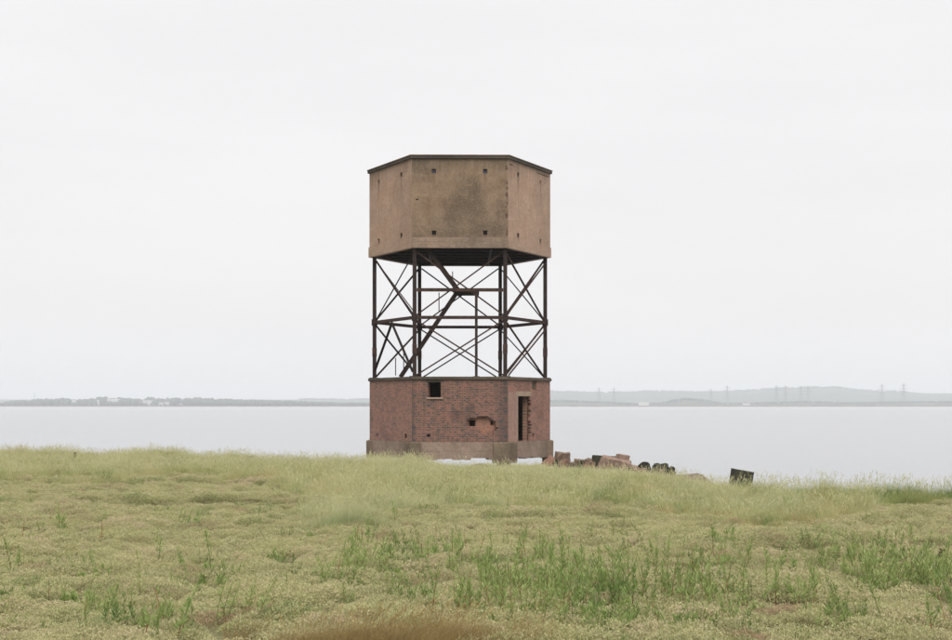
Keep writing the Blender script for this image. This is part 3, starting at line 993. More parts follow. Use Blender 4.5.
# ------------------------------------------------------------------ plants: shapes
def leafset(n, place, length, width, rng):
    """n pointed leaves (a 4-vertex kite each); place(n) -> base points (n,3), directions (n,3)"""
    B, D = place(n)
    D = D / np.linalg.norm(D, axis=1, keepdims=True)
    side = np.cross(D, rng.normal(size=(n, 3))); side /= np.linalg.norm(side, axis=1, keepdims=True)
    L = length * rng.uniform(.6, 1.3, (n, 1)); W = width * rng.uniform(.7, 1.3, (n, 1))
    V = np.stack([B, B + D * L * .45 + side * W * .5, B + D * L, B + D * L * .45 - side * W * .5], 1).reshape(-1, 3)
    Q = np.arange(n * 4).reshape(n, 4)
    return V, Q

def blades(n, radius, hmin, hmax, width, lean, rng, wind=(0.0, 0.0), segs=4):
    """curved grass blades, quads narrowing to the tip"""
    a_ = rng.uniform(0, 2 * np.pi, n); rad = radius * np.sqrt(rng.random(n))
    base = np.stack([np.cos(a_) * rad, np.sin(a_) * rad, np.full(n, -.03)], 1)
    h = rng.uniform(hmin, hmax, n)
    az = a_ + rng.normal(0, .8, n)
    ln = np.abs(rng.normal(0, lean, n)) + .05
    dirx = np.cos(az) * ln + wind[0]; diry = np.sin(az) * ln + wind[1]
    s_ = np.linspace(0, 1, segs + 1)
    Vs = []
    sd_ = rng.uniform(0, np.pi, n); sx, sy = np.cos(sd_), np.sin(sd_)
    for t in s_:
        c = base + np.stack([dirx * h * t ** 1.9, diry * h * t ** 1.9, h * t * (1 - .22 * ln * t)], 1)
        w = width * (1 - t * .85) * .5
        Vs.append(c + np.stack([sx * w, sy * w, 0 * w], 1) if np.ndim(w) else c + np.stack([sx, sy, 0 * sx], 1) * w)
        Vs.append(c - np.stack([sx, sy, 0 * sx], 1) * w)
    V = np.stack(Vs, 1)                                        # n, 2*(segs+1), 3
    m = 2 * (segs + 1)
    Q = np.concatenate([np.stack([np.arange(n) * m + 2 * i, np.arange(n) * m + 2 * i + 1, np.arange(n) * m + 2 * i + 3, np.arange(n) * m + 2 * i + 2], 1) for i in range(segs)])
    tips = (V[:, -1] + V[:, -2]) / 2
    tdir = tips - (V[:, -3] + V[:, -4]) / 2
    return V.reshape(-1, 3), Q, tips, tdir

def combine(parts):
    """parts: [(V, Q, material index)]"""
    Vs, Qs, Ms, o = [], [], [], 0
    for V, Q, m in parts:
        Vs.append(V); Qs.append(Q + o); Ms.append(np.full(len(Q), m)); o += len(V)
    return np.concatenate(Vs), np.concatenate(Qs), np.concatenate(Ms)

def src_collection(name):
    return bpy.data.collections.new(name)           # holds plant shapes for scattering; not linked to the scene

def scatter(name, pts, rot, scl, tint, idx, coll, label, cat):
    """one point cloud that carries many copies of the plant shapes in coll"""
    me = bpy.data.meshes.new(name)
    me.vertices.add(len(pts)); me.vertices.foreach_set('co', np.asarray(pts, np.float32).ravel())
    for nm, ty, dat, fld in (('rot', 'FLOAT_VECTOR', rot, 'vector'), ('scl', 'FLOAT_VECTOR', scl, 'vector'), ('tint', 'FLOAT', tint, 'value'), ('idx', 'INT', idx, 'value')):
        at = me.attributes.new(nm, ty, 'POINT')
        at.data.foreach_set(fld, np.asarray(dat, np.int32 if ty == 'INT' else np.float32).ravel())
    o = link(bpy.data.objects.new(name, me))
    ng = bpy.data.node_groups.new(name + '_nodes', 'GeometryNodeTree')
    ng.interface.new_socket('Geometry', in_out='INPUT', socket_type='NodeSocketGeometry')
    ng.interface.new_socket('Geometry', in_out='OUTPUT', socket_type='NodeSocketGeometry')
    N, L = ng.nodes, ng.links
    gi, go = N.new('NodeGroupInput'), N.new('NodeGroupOutput')
    ci = N.new('GeometryNodeCollectionInfo')
    ci.inputs['Collection'].default_value = coll
    ci.inputs['Separate Children'].default_value = True
    ci.inputs['Reset Children'].default_value = True
    ip = N.new('GeometryNodeInstanceOnPoints')
    ip.inputs['Pick Instance'].default_value = True
    def named(nm, ty):
        q_ = N.new('GeometryNodeInputNamedAttribute'); q_.data_type = ty; q_.inputs['Name'].default_value = nm
        return [s for s in q_.outputs if s.name == 'Attribute' and s.enabled][0]
    e2r = N.new('FunctionNodeEulerToRotation')
    L.new(named('rot', 'FLOAT_VECTOR'), e2r.inputs[0])
    L.new(gi.outputs[0], ip.inputs['Points'])
    L.new(ci.outputs[0], ip.inputs['Instance'])
    L.new(named('idx', 'INT'), ip.inputs['Instance Index'])
    L.new(e2r.outputs[0], ip.inputs['Rotation'])
    L.new(named('scl', 'FLOAT_VECTOR'), ip.inputs['Scale'])
    L.new(ip.outputs[0], go.inputs[0])
    md = o.modifiers.new('scatter', 'NODES'); md.node_group = ng
    return tag(o, label, cat, kind='stuff')

# plant materials
M['purslane'] = foliage('purslane leaf', [(.05, (.41, .29, .19)), (.24, (.36, .345, .18)), (.42, (.5, .465, .265)), (.56, (.4, .4, .19)), (.72, (.5, .455, .265)), (.95, (.52, .43, .29))], .6, .35, .5, .5)
M['purslane_dark'] = foliage('purslane green leaf', [(.1, (.19, .23, .09)), (.5, (.27, .305, .13)), (.9, (.36, .37, .18))], .55, .25, .6, .5)
M['twig'] = foliage('dry twig', [(.2, (.2, .13, .08)), (.8, (.27, .17, .11))], .8, .1, .5, .5)
M['grass_pale'] = foliage('pale marsh grass', [(.02, (.18, .235, .075)), (.25, (.31, .345, .13)), (.5, (.45, .44, .2)), (.75, (.52, .48, .24)), (1.0, (.45, .35, .18))], .55, .4, .5, 1.0)
M['grass_head'] = foliage('grass seed head', [(.1, (.44, .44, .24)), (.5, (.51, .5, .29)), (.9, (.48, .43, .24))], .7, .35, .3, .5)
M['grass_green'] = foliage('green marsh grass', [(.1, (.14, .2, .055)), (.5, (.22, .285, .09)), (.9, (.31, .34, .125))], .55, .35, .3, .6)
M['grass_blue'] = foliage('grey green couch grass', [(.1, (.34, .38, .19)), (.5, (.43, .46, .25)), (.9, (.5, .5, .29))], .55, .35, .3, .6)
M['grass_brown'] = foliage('brown dry grass', [(.1, (.27, .195, .08)), (.5, (.36, .27, .115)), (.9, (.45, .345, .17))], .6, .35, .9, .6)
M['weed_leaf'] = foliage('weed leaf', [(.1, (.13, .195, .055)), (.5, (.22, .3, .09)), (.9, (.34, .4, .15))], .5, .3, .6, .6, objrand=True)
M['weed_leaf_i'] = foliage('weed leaf small', [(.1, (.11, .17, .05)), (.5, (.18, .25, .08)), (.9, (.28, .32, .125))], .5, .3, .6, .6)
M['weed_stem'] = foliage('weed stem', [(.2, (.16, .2, .07)), (.55, (.2, .19, .07)), (.9, (.24, .14, .07))], .6, .1, .9, .7, objrand=True)
M['red_stem'] = foliage('red weed stem', [(.2, (.13, .035, .025)), (.9, (.26, .08, .045))], .6, .1, .9, .7, objrand=True)

def mat_clump(seed, rad, ht, n, leaf=(.028, .013)):
    r = np.random.default_rng(seed)
    def place(m):
        a_ = r.uniform(0, 2 * np.pi, m); q_ = np.sqrt(r.random(m))
        x, y = np.cos(a_) * q_ * rad, np.sin(a_) * q_ * rad
        top = ht * (1 - q_ ** 4) * (.65 + .7 * vnoise(x * 14 + seed * 3, y * 14, seed))
        z = top * (1 - .55 * r.random(m) ** 2)
        D = np.stack([np.cos(a_) * q_ * .8, np.sin(a_) * q_ * .8, np.ones(m) * .9], 1) + r.normal(0, .7, (m, 3))
        return np.stack([x, y, z], 1), D
    return leafset(n, place, leaf[0], leaf[1], r)

def heads(tips, tdir, k, rng, ln=.08, wd=.008):
    """loose seed heads: small slips set along the last part of the stem"""
    n = len(tips)
    Vs, Qs = [], []
    d = tdir / np.maximum(np.linalg.norm(tdir, axis=1, keepdims=True), 1e-6)
    for i in range(k):
        b_ = tips - d * ln * (i / k) * 1.2
        def place(m, b_=b_): return b_, d + rng.normal(0, .3, (n, 3))
        V, Q = leafset(n, place, ln * .6, wd, rng)
        Vs.append(V); Qs.append(Q + i * 4 * n)
    return np.concatenate(Vs), np.concatenate(Qs)

SRC = {}
def add_src(key, name, V, Q, mats, midx):
    c = SRC.setdefault(key, src_collection(key))
    c.objects.link(bpy.data.objects.new(name, fast_mesh(name, V, Q, mats, midx)))

for i in range(4):
    V, Q = mat_clump(100 + i, .34, .12, 1500, (.021, .011))
    V2, Q2 = mat_clump(140 + i, .33, .1, 200, (.024, .011))
    r = np.random.default_rng(200 + i)
    V3, Q3, _, _ = blades(16, .3, .06, .15, .004, .4, r, segs=2)
    VV, QQ, mm = combine([(V, Q, 0), (V2, Q2, 1), (V3, Q3, 2)])
    add_src('mats', 'purslane_%d' % i, VV, QQ, [M['purslane'], M['purslane_dark'], M['twig']], mm)
for i in range(2):
    V, Q = mat_clump(160 + i, .32, .13, 800, (.026, .013))
    V2, Q2 = mat_clump(170 + i, .32, .13, 320, (.022, .011))
    VV, QQ, mm = combine([(V, Q, 1), (V2, Q2, 0)])
    add_src('mats_dark', 'purslane_green_%d' % i, VV, QQ, [M['purslane'], M['purslane_dark']], mm)

def tuft(key, name, seed, n, rad, h0, h1, mat, mat2, wind, headshare, lean=.32, w=.007, headmat='grass_head', dead=.2):
    r = np.random.default_rng(seed)
    V, Q, tips, td = blades(n, rad, h0, h1, w, lean, r, wind)
    nd = int(n * dead)
    Vd, Qd, _, _ = blades(max(nd, 4), rad, h0 * .6, h1 * .85, w, lean * 1.4, r, wind)
    nh = max(3, int(n * headshare))
    Vs, Qs, t2, d2 = blades(nh, rad, h1 * .95, h1 * 1.35, w * .45, lean * .6, r, wind)
    Vh, Qh = heads(t2, d2, 5, r)
    VV, QQ, mm = combine([(V, Q, 0), (Vd, Qd, 1), (Vs, Qs, 1), (Vh, Qh, 2)])
    add_src(key, name, VV, QQ, [M[mat], M[mat2], M[headmat]], mm)

for i in range(4):
    tuft('grass', 'grass_tuft_%d' % i, 300 + i, 85, .17, .2, .46, 'grass_pale', 'grass_head', (.16, -.02), .14)
for i in range(3):
    tuft('grass_green', 'green_tuft_%d' % i, 320 + i, 80, .16, .18, .45, 'grass_green', 'grass_pale', (.08, 0), .06)
for i in range(3):
    tuft('grass_blue', 'blue_tuft_%d' % i, 340 + i, 90, .18, .22, .5, 'grass_blue', 'grass_head', (.14, 0), .15)
for i in range(3):
    tuft('grass_brown', 'brown_tuft_%d' % i, 360 + i, 130, .22, .22, .5, 'grass_brown', 'grass_brown', (.3, .0), .05, lean=.45, w=.006, headmat='grass_brown')

# upright leafy weed: one stalk
def stalk(seed, h, nleaf, L, W, lean=.12, branch=0.0):
    r = np.random.default_rng(seed)
    bend = r.normal(0, lean, 2)
    def axis_pt(t): return np.stack([bend[0] * h * t ** 1.6, bend[1] * h * t ** 1.6, h * t - .03], -1)
    t = np.sort(r.uniform(.16, 1.0, nleaf)) ** .85
    ph = np.arange(nleaf) * 2.4 + r.uniform(0, 6)
    up = .75 + 1.2 * t
    def place(m):
        D = np.stack([np.cos(ph), np.sin(ph), up], 1) + r.normal(0, .18, (m, 3))
        off = np.stack([np.cos(ph), np.sin(ph), 0 * ph], 1) * branch * h * (1 - t)[:, None] * r.random((m, 1))
        return axis_pt(t) + off, D
    V, Q = leafset(nleaf, place, L, W, r)
    # taper leaves towards the tip
    sc = (1.1 - .55 * t)[:, None, None]
    V4 = V.reshape(-1, 4, 3); V4 = V4[:, :1] + (V4 - V4[:, :1]) * sc
    V = V4.reshape(-1, 3)
    ts = np.linspace(0, .97, 6)
    ax = axis_pt(ts)
    Vs, Qs = [], []
    for i, p in enumerate(ax):
        w = .006 * (1 - .6 * ts[i])
        for q_ in ((1, 0), (-.5, .87), (-.5, -.87)):
            Vs.append(p + np.array([q_[0] * w, q_[1] * w, 0]))
    for i in range(5):
        for j in range(3):
            Qs.append((i * 3 + j, i * 3 + (j + 1) % 3, i * 3 + 3 + (j + 1) % 3, i * 3 + 3 + j))
    return V, Q, np.array(Vs), np.array(Qs)

def weed_meshes(seed, nst, rad, h0, h1, nleaf, L, W, branch=.12):
    r = np.random.default_rng(seed)
    leaf, stem = [], []
    for i in range(nst):
        V, Q, Vs, Qs = stalk(seed * 50 + i, r.uniform(h0, h1), int(nleaf * r.uniform(.6, 1.25)), L, W, .2, branch)
        o = np.array([*(r.normal(0, rad * .6, 2)), 0]) if nst > 1 else 0
        leaf.append((V + o, Q, 0)); stem.append((Vs + o, Qs, 0))
    return combine(leaf), combine(stem)

# small green sprigs that fill between the mats
for i in range(4):
    (V, Q, m), (Vs, Qs, ms) = weed_meshes(500 + i, 5, .12, .1, .26, 16, .05, .016)
    VV, QQ, mm = combine([(V, Q, 0), (Vs, Qs, 0)])
    add_src('sprigs', 'sprig_%d' % i, VV, QQ, [M['weed_leaf_i']], mm)


# ------------------------------------------------------------------ plants: where they grow
def candidates(density, ymin, ymax, margin=5.0, seed=1):
    r = np.random.default_rng(seed)
    half = .385
    area_w = half * ymax + margin
    n = int(density * (2 * area_w) * (ymax - ymin))
    x = r.uniform(-area_w, area_w, n); y = r.uniform(ymin, ymax, n)
    k = (np.abs(x) < half * y + margin) & (y < shore(x) + .55)
    x, y = x[k], y[k]
    px, py = proj(x, y)
    return r, x, y, px, py

BX = [-300, 0, 100, 200, 285, 305, 330, 355, 420, 480, 560, 640, 690, 760, 850, 952, 1300]
BY = [484, 486, 487, 480, 488, 520, 531, 524, 512, 514, 514, 508, 524, 530, 522, 501, 500]
def grassiness(x, y, px, py):
    lim = np.interp(px, BX, BY) + (fbm(x * .8, y * .8, 41, 3) - .5) * 16
    return sstep(lim + 3, lim - 6, py)
def bare_pan(x, y):
    return np.hypot((x - 11.6) / 1.4, (y - 31.0) / .75) < 1

def emit(name, key, x, y, r, s0, s1, label, cat, zscale=(1.0, 1.0), tilt=.12, sink=.01, tint=None):
    n = len(x)
    z = ground_z(x, y) - sink
    rot = np.stack([r.normal(0, tilt, n), r.normal(0, tilt, n), r.uniform(0, 6.283, n)], 1)
    s = r.uniform(s0, s1, n)
    scl = np.stack([s, s, s * r.uniform(*zscale, n)], 1)
    tn = r.random(n) if tint is None else tint
    return scatter(name, np.stack([x, y, z], 1), rot, scl, tn, r.integers(0, len(SRC[key].objects), n), SRC[key], label, cat)

# low mats of purslane
r, x, y, px, py = candidates(9.0, 9.5, 64, 5, 21)
g = grassiness(x, y, px, py)
keep = (r.random(len(x)) < (1 - g) + .16) & ~bare_pan(x, y)
x, y, px, py, g = x[keep], y[keep], px[keep], py[keep], g[keep]
front = np.zeros(len(x))                     # greener, taller growth on the steps, its dark tone also painting their shadowed fronts
for a_, b_, pyl, h_, dep in RIDGES:
    yl = EYE * F / (pyl - HY) + (fbm(x * .55, x * 0 + pyl, 21, 3) - .5) * 2.2
    front = np.maximum(front, (sstep(a_, a_ + 40, px) * sstep(b_, b_ - 40, px)) * np.exp(-((y - yl) / .25) ** 2))
darkp = fbm(x * .35, y * .35, 61, 3)
isdark = (r.random(len(x)) < .5 * front + sstep(.56, .7, darkp) * .14 + .03)
emit('marsh_mats', 'mats', x[~isdark], y[~isdark], r, .75, 1.35, 'low pale green purslane mats covering the meadow', 'ground cover', (.6, 1.25))
emit('marsh_mats_green', 'mats_dark', x[isdark], y[isdark], r, .7, 1.2, 'darker green low growth along the steps of the meadow', 'ground cover', (.7, 1.3))

# tall grass
r, x, y, px, py = candidates(16.0, 20, 66, 6, 22)
g = grassiness(x, y, px, py)
edge = y - shore(x)
keep = (r.random(len(x)) < g * (.25 + .95 * sstep(.32, .62, fbm(x * 1.3, y * 1.3, 71, 3)))) & ~bare_pan(x, y)
x, y, px, py, edge = x[keep], y[keep], px[keep], py[keep], edge[keep]
ht = .4 + .55 * fbm(x * .22, y * .22, 75, 3) + .5 * fbm(x * 1.3, y * 1.3, 76, 2)
ht *= np.where(px > 780, 1.15, 1.0)
ht *= 1 - .7 * sstep(-10, -3, edge) * sstep(415, 450, px) * sstep(770, 735, px)
green = sstep(.5, .66, fbm(x * .3, y * .3, 81, 3)) * .45 + np.where(px > 650, .5, 0) * sstep(-7, -3, edge) + .06
blue = sstep(.5, .64, fbm(x * .16 + 9, y * .16, 83, 3)) * .4 + np.exp(-(((px - 390) / 110) ** 2 + ((py - 512) / 14) ** 2)) * .8 + np.exp(-(((px - 520) / 90) ** 2 + ((py - 470) / 10) ** 2)) * .5
u = r.random(len(x))
kindg = np.where(u < green, 1, np.where(u < green + blue, 2, 0))
for kk, key, nm, lb in ((0, 'grass', 'tall_grass', 'tall pale straw coloured grass along the bank'), (1, 'grass_green', 'green_grass', 'greener grass patches along the bank'), (2, 'grass_blue', 'couch_grass', 'grey green feathery grass in front of the tower')):
    mk = kindg == kk
    o = emit(nm, key, x[mk], y[mk], r, .75, 1.2, lb, 'grass', (.7, 1.15), .1)
    at = o.data.attributes['scl']
    v = np.empty(mk.sum() * 3, np.float32); at.data.foreach_get('vector', v); v = v.reshape(-1, 3)
    v[:, 2] *= ht[mk]; at.data.foreach_set('vector', v.ravel())

# dense green growth on the lip of the right-hand bank
r, x, y, px, py = candidates(16.0, 24, 50, 6, 26)
e_ = y - shore(x)
keep = (px > 735) & (e_ > -2.6 - (fbm(x * .7, y * .7, 44, 2) - .5) * 2) & (r.random(len(x)) < .8) & ~bare_pan(x, y)
emit('bank_grass', 'grass_green', x[keep], y[keep], r, .8, 1.2, 'dark green grass along the lip of the right bank', 'grass', (.7, 1.1), .12)

# a sprinkle of thin grass all over
r, x, y, px, py = candidates(1.1, 10, 50, 4, 23)
keep = r.random(len(x)) < .2 + .8 * sstep(.5, .7, fbm(x * .4, y * .4, 91, 3))
emit('thin_grass', 'grass_green', x[keep], y[keep], r, .4, .75, 'thin green grass growing through the mats', 'grass', (.6, 1.0), .15)

# green sprigs
r, x, y, px, py = candidates(9.0, 10, 34, 4, 24)
dens = np.clip(sstep(440, 620, px) * sstep(540, 580, py) * .9 + np.exp(-(((px - 390) / 90) ** 2 + ((py - 585) / 28) ** 2)) * .7 + .1, 0, 1)
keep = r.random(len(x)) < dens * sstep(.4, .62, fbm(x * .6, y * .6, 95, 3))
emit('green_sprigs', 'sprigs', x[keep], y[keep], r, .6, 1.2, 'small green sprigs scattered through the foreground mats', 'ground cover', (.7, 1.2), .1)

# ------------------------------------------------------------------ single plants
def make_weed(name, seed, nst, rad, h0, h1, nleaf, L, W, red=False):
    (V, Q, m), (Vs, Qs, ms) = weed_meshes(seed, nst, rad, h0, h1, nleaf, L, W)
    ms = np.where((np.arange(len(Qs)) % 15 < 6) & red, 1, 0)      # stems redden towards the foot
    return fast_mesh('foliage', V, Q, [M['weed_leaf']], m), fast_mesh('stem', Vs, Qs, [M['weed_stem'], M['red_stem']], ms)

WEEDS = {'single': [make_weed('w', 600 + i, 1, 0, .32, .6, 40, .085, .019, i % 2 == 0) for i in range(5)],
         'clump': [make_weed('w', 620 + i, 5, .17, .25, .5, 36, .085, .02, i % 2 == 1) for i in range(4)],
         'thicket': [make_weed('w', 640 + i, 12, .34, .2, .55, 34, .085, .02, True) for i in range(3)],
         'low': [make_weed('w', 660 + i, 6, .16, .1, .2, 20, .075, .028) for i in range(3)]}
WNAME = {'single': 'weed_stalk', 'clump': 'weed_clump', 'thicket': 'weed_thicket', 'low': 'leafy_weed'}
WTEXT = {'single': 'slender upright green weed stalk', 'clump': 'small upright clump of green weed stalks', 'thicket': 'dense thicket of upright green weeds', 'low': 'low dark green leafy weed'}
wr = random.Random(99)
def place_weed(kind, px, py, scale, label, group=None, which=None):
    X, Y = px_to_ground(px, py)
    Z = float(ground_z(np.array([X]), np.array([Y]))[0])
    X, Y = px_to_ground(px, py, Z)
    Z = float(ground_z(np.array([X]), np.array([Y]))[0])
    lm, sm = WEEDS[kind][which if which is not None else wr.randrange(len(WEEDS[kind]))]
    t = empty(WNAME[kind], (X, Y, Z), wr.uniform(0, 6.28))
    t.scale = (scale, scale, scale * wr.uniform(.9, 1.15))
    tag(t, label, 'weed', group)
    for nm, me in (('foliage', lm), ('stem', sm)):
        o = link(bpy.data.objects.new(nm, me), t)
        if kind != 'single': o['kind'] = 'stuff'
    return t

# the ones that stand out in the photograph, one by one
place_weed('clump', 123, 634, 1.25, 'tall green weed with red stems by the lower left edge of the meadow', which=1)
place_weed('single', 131, 612, 1.0, 'thin stalk just above the tall red-stemmed weed at lower left', which=0)
place_weed('clump', 223, 588, .95, 'bushy green weed alone left of the middle foreground', which=2)
place_weed('clump', 429, 610, 1.1, 'pointed dark green weed just above the right end of the brown tussock', which=0)
place_weed('single', 452, 557, 1.15, 'tall thin green stalk standing high above the mats below the tower', which=3)
place_weed('thicket', 556, 608, 1.05, 'widest green weed thicket with red stem bases, right of centre foreground', which=0)
place_weed('thicket', 735, 616, 1.05, 'broad green weed thicket in the lower right foreground', which=1)
place_weed('clump', 521, 592, 1.05, 'upright weed left of the widest thicket, one red stem', which=3)
place_weed('clump', 62, 530, 1.2, 'bright green weed patch on the far left mats', which=2)
place_weed('single', 106, 529, 1.1, 'lone green stalk right of the far left weed patch', which=4)
place_weed('clump', 184, 530, 1.0, 'two green stalks left of the feathery grey grass tussock', which=0)
place_weed('low', 275, 562, 1.2, 'low leafy weed on the pale mats left of centre', which=0)
place_weed('low', 688, 633, 1.6, 'low dark leafy weed at the bottom edge right of centre', which=1)
place_weed('low', 845, 634, 1.7, 'broad low dark leafy weed at the bottom right edge', which=2)
place_weed('clump', 903, 590, 1.3, 'dark green weed clump near the right edge of the meadow', which=3)

def weed_field(n, boxes, seed, kinds, group, where):
    rl = random.Random(seed)
    for i in range(n):
        x0, x1, y0, y1 = rl.choice(boxes)
        px, py = rl.uniform(x0, x1), rl.uniform(y0, y1)
        kd = rl.choice(kinds)
        place_weed(kd, px, py, rl.uniform(.65, 1.35), WTEXT[kd] + ' ' + where, WTEXT[kd] + ' ' + group)
weed_field(85, [(470, 740, 560, 640), (470, 740, 575, 640)], 1, ['single', 'single', 'single', 'single', 'clump', 'clump', 'thicket', 'low'], 'in the middle right foreground', 'in the crowded patch right of the brown tussock')
weed_field(75, [(720, 960, 566, 640), (820, 950, 570, 600)], 2, ['single', 'single', 'single', 'single', 'clump', 'clump', 'low', 'thicket'], 'in the lower right corner', 'in the lower right corner of the meadow')
weed_field(34, [(320, 475, 545, 612), (320, 430, 560, 575)], 3, ['single', 'clump', 'low', 'clump'], 'above the brown tussock', 'on the mats just above the brown tussock')
weed_field(36, [(0, 320, 560, 640), (90, 230, 570, 640)], 4, ['single', 'single', 'low', 'clump'], 'in the lower left', 'on the pale mats at lower left')
weed_field(24, [(330, 640, 515, 550), (640, 900, 540, 566)], 5, ['single', 'single', 'clump'], 'below the tall grass', 'on the mats just below the tall grass')
weed_field(14, [(0, 320, 505, 555)], 6, ['single', 'low'], 'on the left mats', 'on the left mats before the bank')

# dead brown stalks of last year's growth
def dead_stalks():
    rl = random.Random(31)
    vs = [stalk(900 + i, rl.uniform(.3, .55), 14, .04, .009, .22, .1) for i in range(4)]
    ms = []
    for V, Q, Vs, Qs in vs:
        ms.append((fast_mesh('withered_leaves', V, Q, [M['red_stem']]), fast_mesh('stem', Vs, Qs, [M['red_stem']])))
    for i in range(26):
        px, py = rl.choice([(rl.uniform(470, 950), rl.uniform(560, 640)), (rl.uniform(330, 480), rl.uniform(545, 615)), (rl.uniform(0, 330), rl.uniform(520, 640))])
        X, Y = px_to_ground(px, py)
        t = empty('dead_stalk', (X, Y, float(ground_z(np.array([X]), np.array([Y]))[0])), rl.uniform(0, 6.28))
        k = rl.uniform(.7, 1.2); t.scale = (k, k, k)
        tag(t, 'withered red brown stalk standing among the green weeds', 'weed', 'withered stalks in the meadow')
        a_, b_ = rl.choice(ms)
        o = link(bpy.data.objects.new('withered_leaves', a_), t); o['kind'] = 'stuff'
        link(bpy.data.objects.new('stem', b_), t)
dead_stalks()

# tussocks of grass that stand out
def tussock(name, key, label, cat, px, py, nt, rx, ry, s0, s1, seed):
    """one tussock: several tufts grown together in one mesh"""
    r_ = np.random.default_rng(seed)
    X, Y = px_to_ground(px, py)
    srcs = list(SRC[key].objects)
    parts = []
    z0 = float(ground_z(np.array([X]), np.array([Y]))[0])
    for i in range(nt):
        me = srcs[i % len(srcs)].data
        V = np.empty(len(me.vertices) * 3, np.float32); me.vertices.foreach_get('co', V); V = V.reshape(-1, 3)
        Q = np.empty(len(me.loops), np.int32); me.loops.foreach_get('vertex_index', Q); Q = Q.reshape(-1, 4)
        mi = np.empty(len(me.polygons), np.int32); me.polygons.foreach_get('material_index', mi)
        ang, sc = r_.uniform(-.7, .7), r_.uniform(s0, s1)
        c, s_ = math.cos(ang), math.sin(ang)
        dx, dy = r_.normal(0, .5, 2) * (rx, ry)
        P = np.stack([V[:, 0] * c - V[:, 1] * s_, V[:, 0] * s_ + V[:, 1] * c, V[:, 2]], 1) * sc
        dz = float(ground_z(np.array([X + dx]), np.array([Y + dy]))[0]) - z0
        parts.append((P + np.array([dx, dy, dz - .01]), Q, mi))
    Vs, Qs, Ms, o_ = [], [], [], 0
    for P, Q, mi in parts:
        Vs.append(P); Qs.append(Q + o_); Ms.append(mi); o_ += len(P)
    me = fast_mesh(name, np.concatenate(Vs), np.concatenate(Qs), list(srcs[0].data.materials), np.concatenate(Ms))
    o = link(bpy.data.objects.new(name, me)); o.location = (X, Y, z0)
    return tag(o, label, cat)

tussock('grass_tussock', 'grass_brown', 'broad brown dry grass tussock at the bottom edge of the meadow', 'grass tussock', 398, 660, 95, 1.35, .5, .7, .95, 1)
tussock('grass_tussock', 'grass_blue', 'pale feathery grey green tussock left of the tower in mid meadow', 'grass tussock', 342, 528, 22, .9, .6, .8, 1.2, 2)
tussock('grass_tussock', 'grass_green', 'small green tussock on the bank right of the lone water block', 'grass tussock', 768, 491, 9, .16, .1, .6, .8, 3)
tussock('grass_tussock', 'grass_green', 'dark green bushy tussock on the bank at the far right edge', 'grass tussock', 930, 500, 90, 1.4, .4, 1.0, 1.4, 4)
tussock('grass_tussock', 'grass_green', 'dark green tussock on the left skyline of the bank', 'grass tussock', 167, 462, 10, .35, .3, .8, 1.1, 5)

# dock stalks gone to seed on the bank
def dock(px, py, h, label):
    r_ = np.random.default_rng(int(px))
    X, Y = px_to_ground(px, py); Z = float(ground_z(np.array([X]), np.array([Y]))[0])
    root = empty('dock_stalk', (X, Y, Z)); tag(root, label, 'weed')
    def place(m):
        t = r_.uniform(.55, 1, m)
        return np.stack([r_.normal(0, .025, m), r_.normal(0, .025, m), t * h], 1), np.stack([r_.normal(0, .6, m), r_.normal(0, .6, m), np.ones(m)], 1)
    V, Q = leafset(70, place, .045, .022, r_)
    link(bpy.data.objects.new('seed_head', fast_mesh('seed_head', V, Q, [M['dock']])), root)
    bar('stem', (0, 0, -.03), (0, 0, h), .012, .012, M['dock'], root)
M['dock'] = plain('dry dock seed', (.085, .04, .025), .85, .4, 30)
dock(75, 463, .5, 'dark seed stalk on the left skyline of the bank')
dock(247, 465, .46, 'left of two dark seed stalks on the bank left of the tower')
dock(252, 465, .5, 'right of two dark seed stalks on the bank left of the tower')
dock(942, 571, .34, 'dark red seed stalk near the right edge of the meadow')


# ------------------------------------------------------------------ far shore: woods, buildings, pylons
def ico():
    import bmesh
    bm_ = bmesh.new(); bmesh.ops.create_icosphere(bm_, subdivisions=2, radius=1)
    V = np.array([v.co[:] for v in bm_.verts]); Q = np.array([[v.index for v in f.verts] for f in bm_.faces]); bm_.free()
    return V, Q
ICO = ico()
def wood(name, label, pts, seed):
    r_ = np.random.default_rng(seed)
    Vs, Qs, o_ = [], [], 0
    for (x, y, z0, h, w) in pts:
        V = ICO[0] * (1 + r_.normal(0, .13, (len(ICO[0]), 1)))
        V = V * np.array([w, w, h * .55]) + np.array([x, y, z0 + h * .45])
        Vs.append(V); Qs.append(ICO[1] + o_); o_ += len(V)
    me = fast_mesh(name, np.concatenate(Vs), np.concatenate(Qs), [M['far_wood']])
    o = link(bpy.data.objects.new(name, me))
    return tag(o, label, 'woodland', kind='stuff')
def wood_mat():
    t = NT('far woodland')
    geo = t.node("ShaderNodeNewGeometry")
    n = t.noise(geo.outputs['Position'], .12, 4, .6)
    return t.finish(t.ramp(n, [(.35, (.045, .058, .045)), (.65, (.085, .1, .07))]), .95, None, .1)
M['far_wood'] = wood_mat()
r = np.random.default_rng(77)
LEFT_PX = [-500, -200, 2, 5, 12, 20, 40, 60, 80, 96, 99, 105, 108, 116, 130, 145, 148, 151, 156, 200, 215, 240, 280, 310, 345, 380, 470]
LEFT_PY = [400, 401, 403, 400.6, 400.6, 400.1, 398.6, 398.1, 398.9, 398.6, 396.4, 396.4, 398.3, 397.5, 398.3, 398.1, 396.1, 396.1, 398.4, 397.6, 398.4, 399.2, 400.2, 401.3, 402.4, 402.4, 402.5]
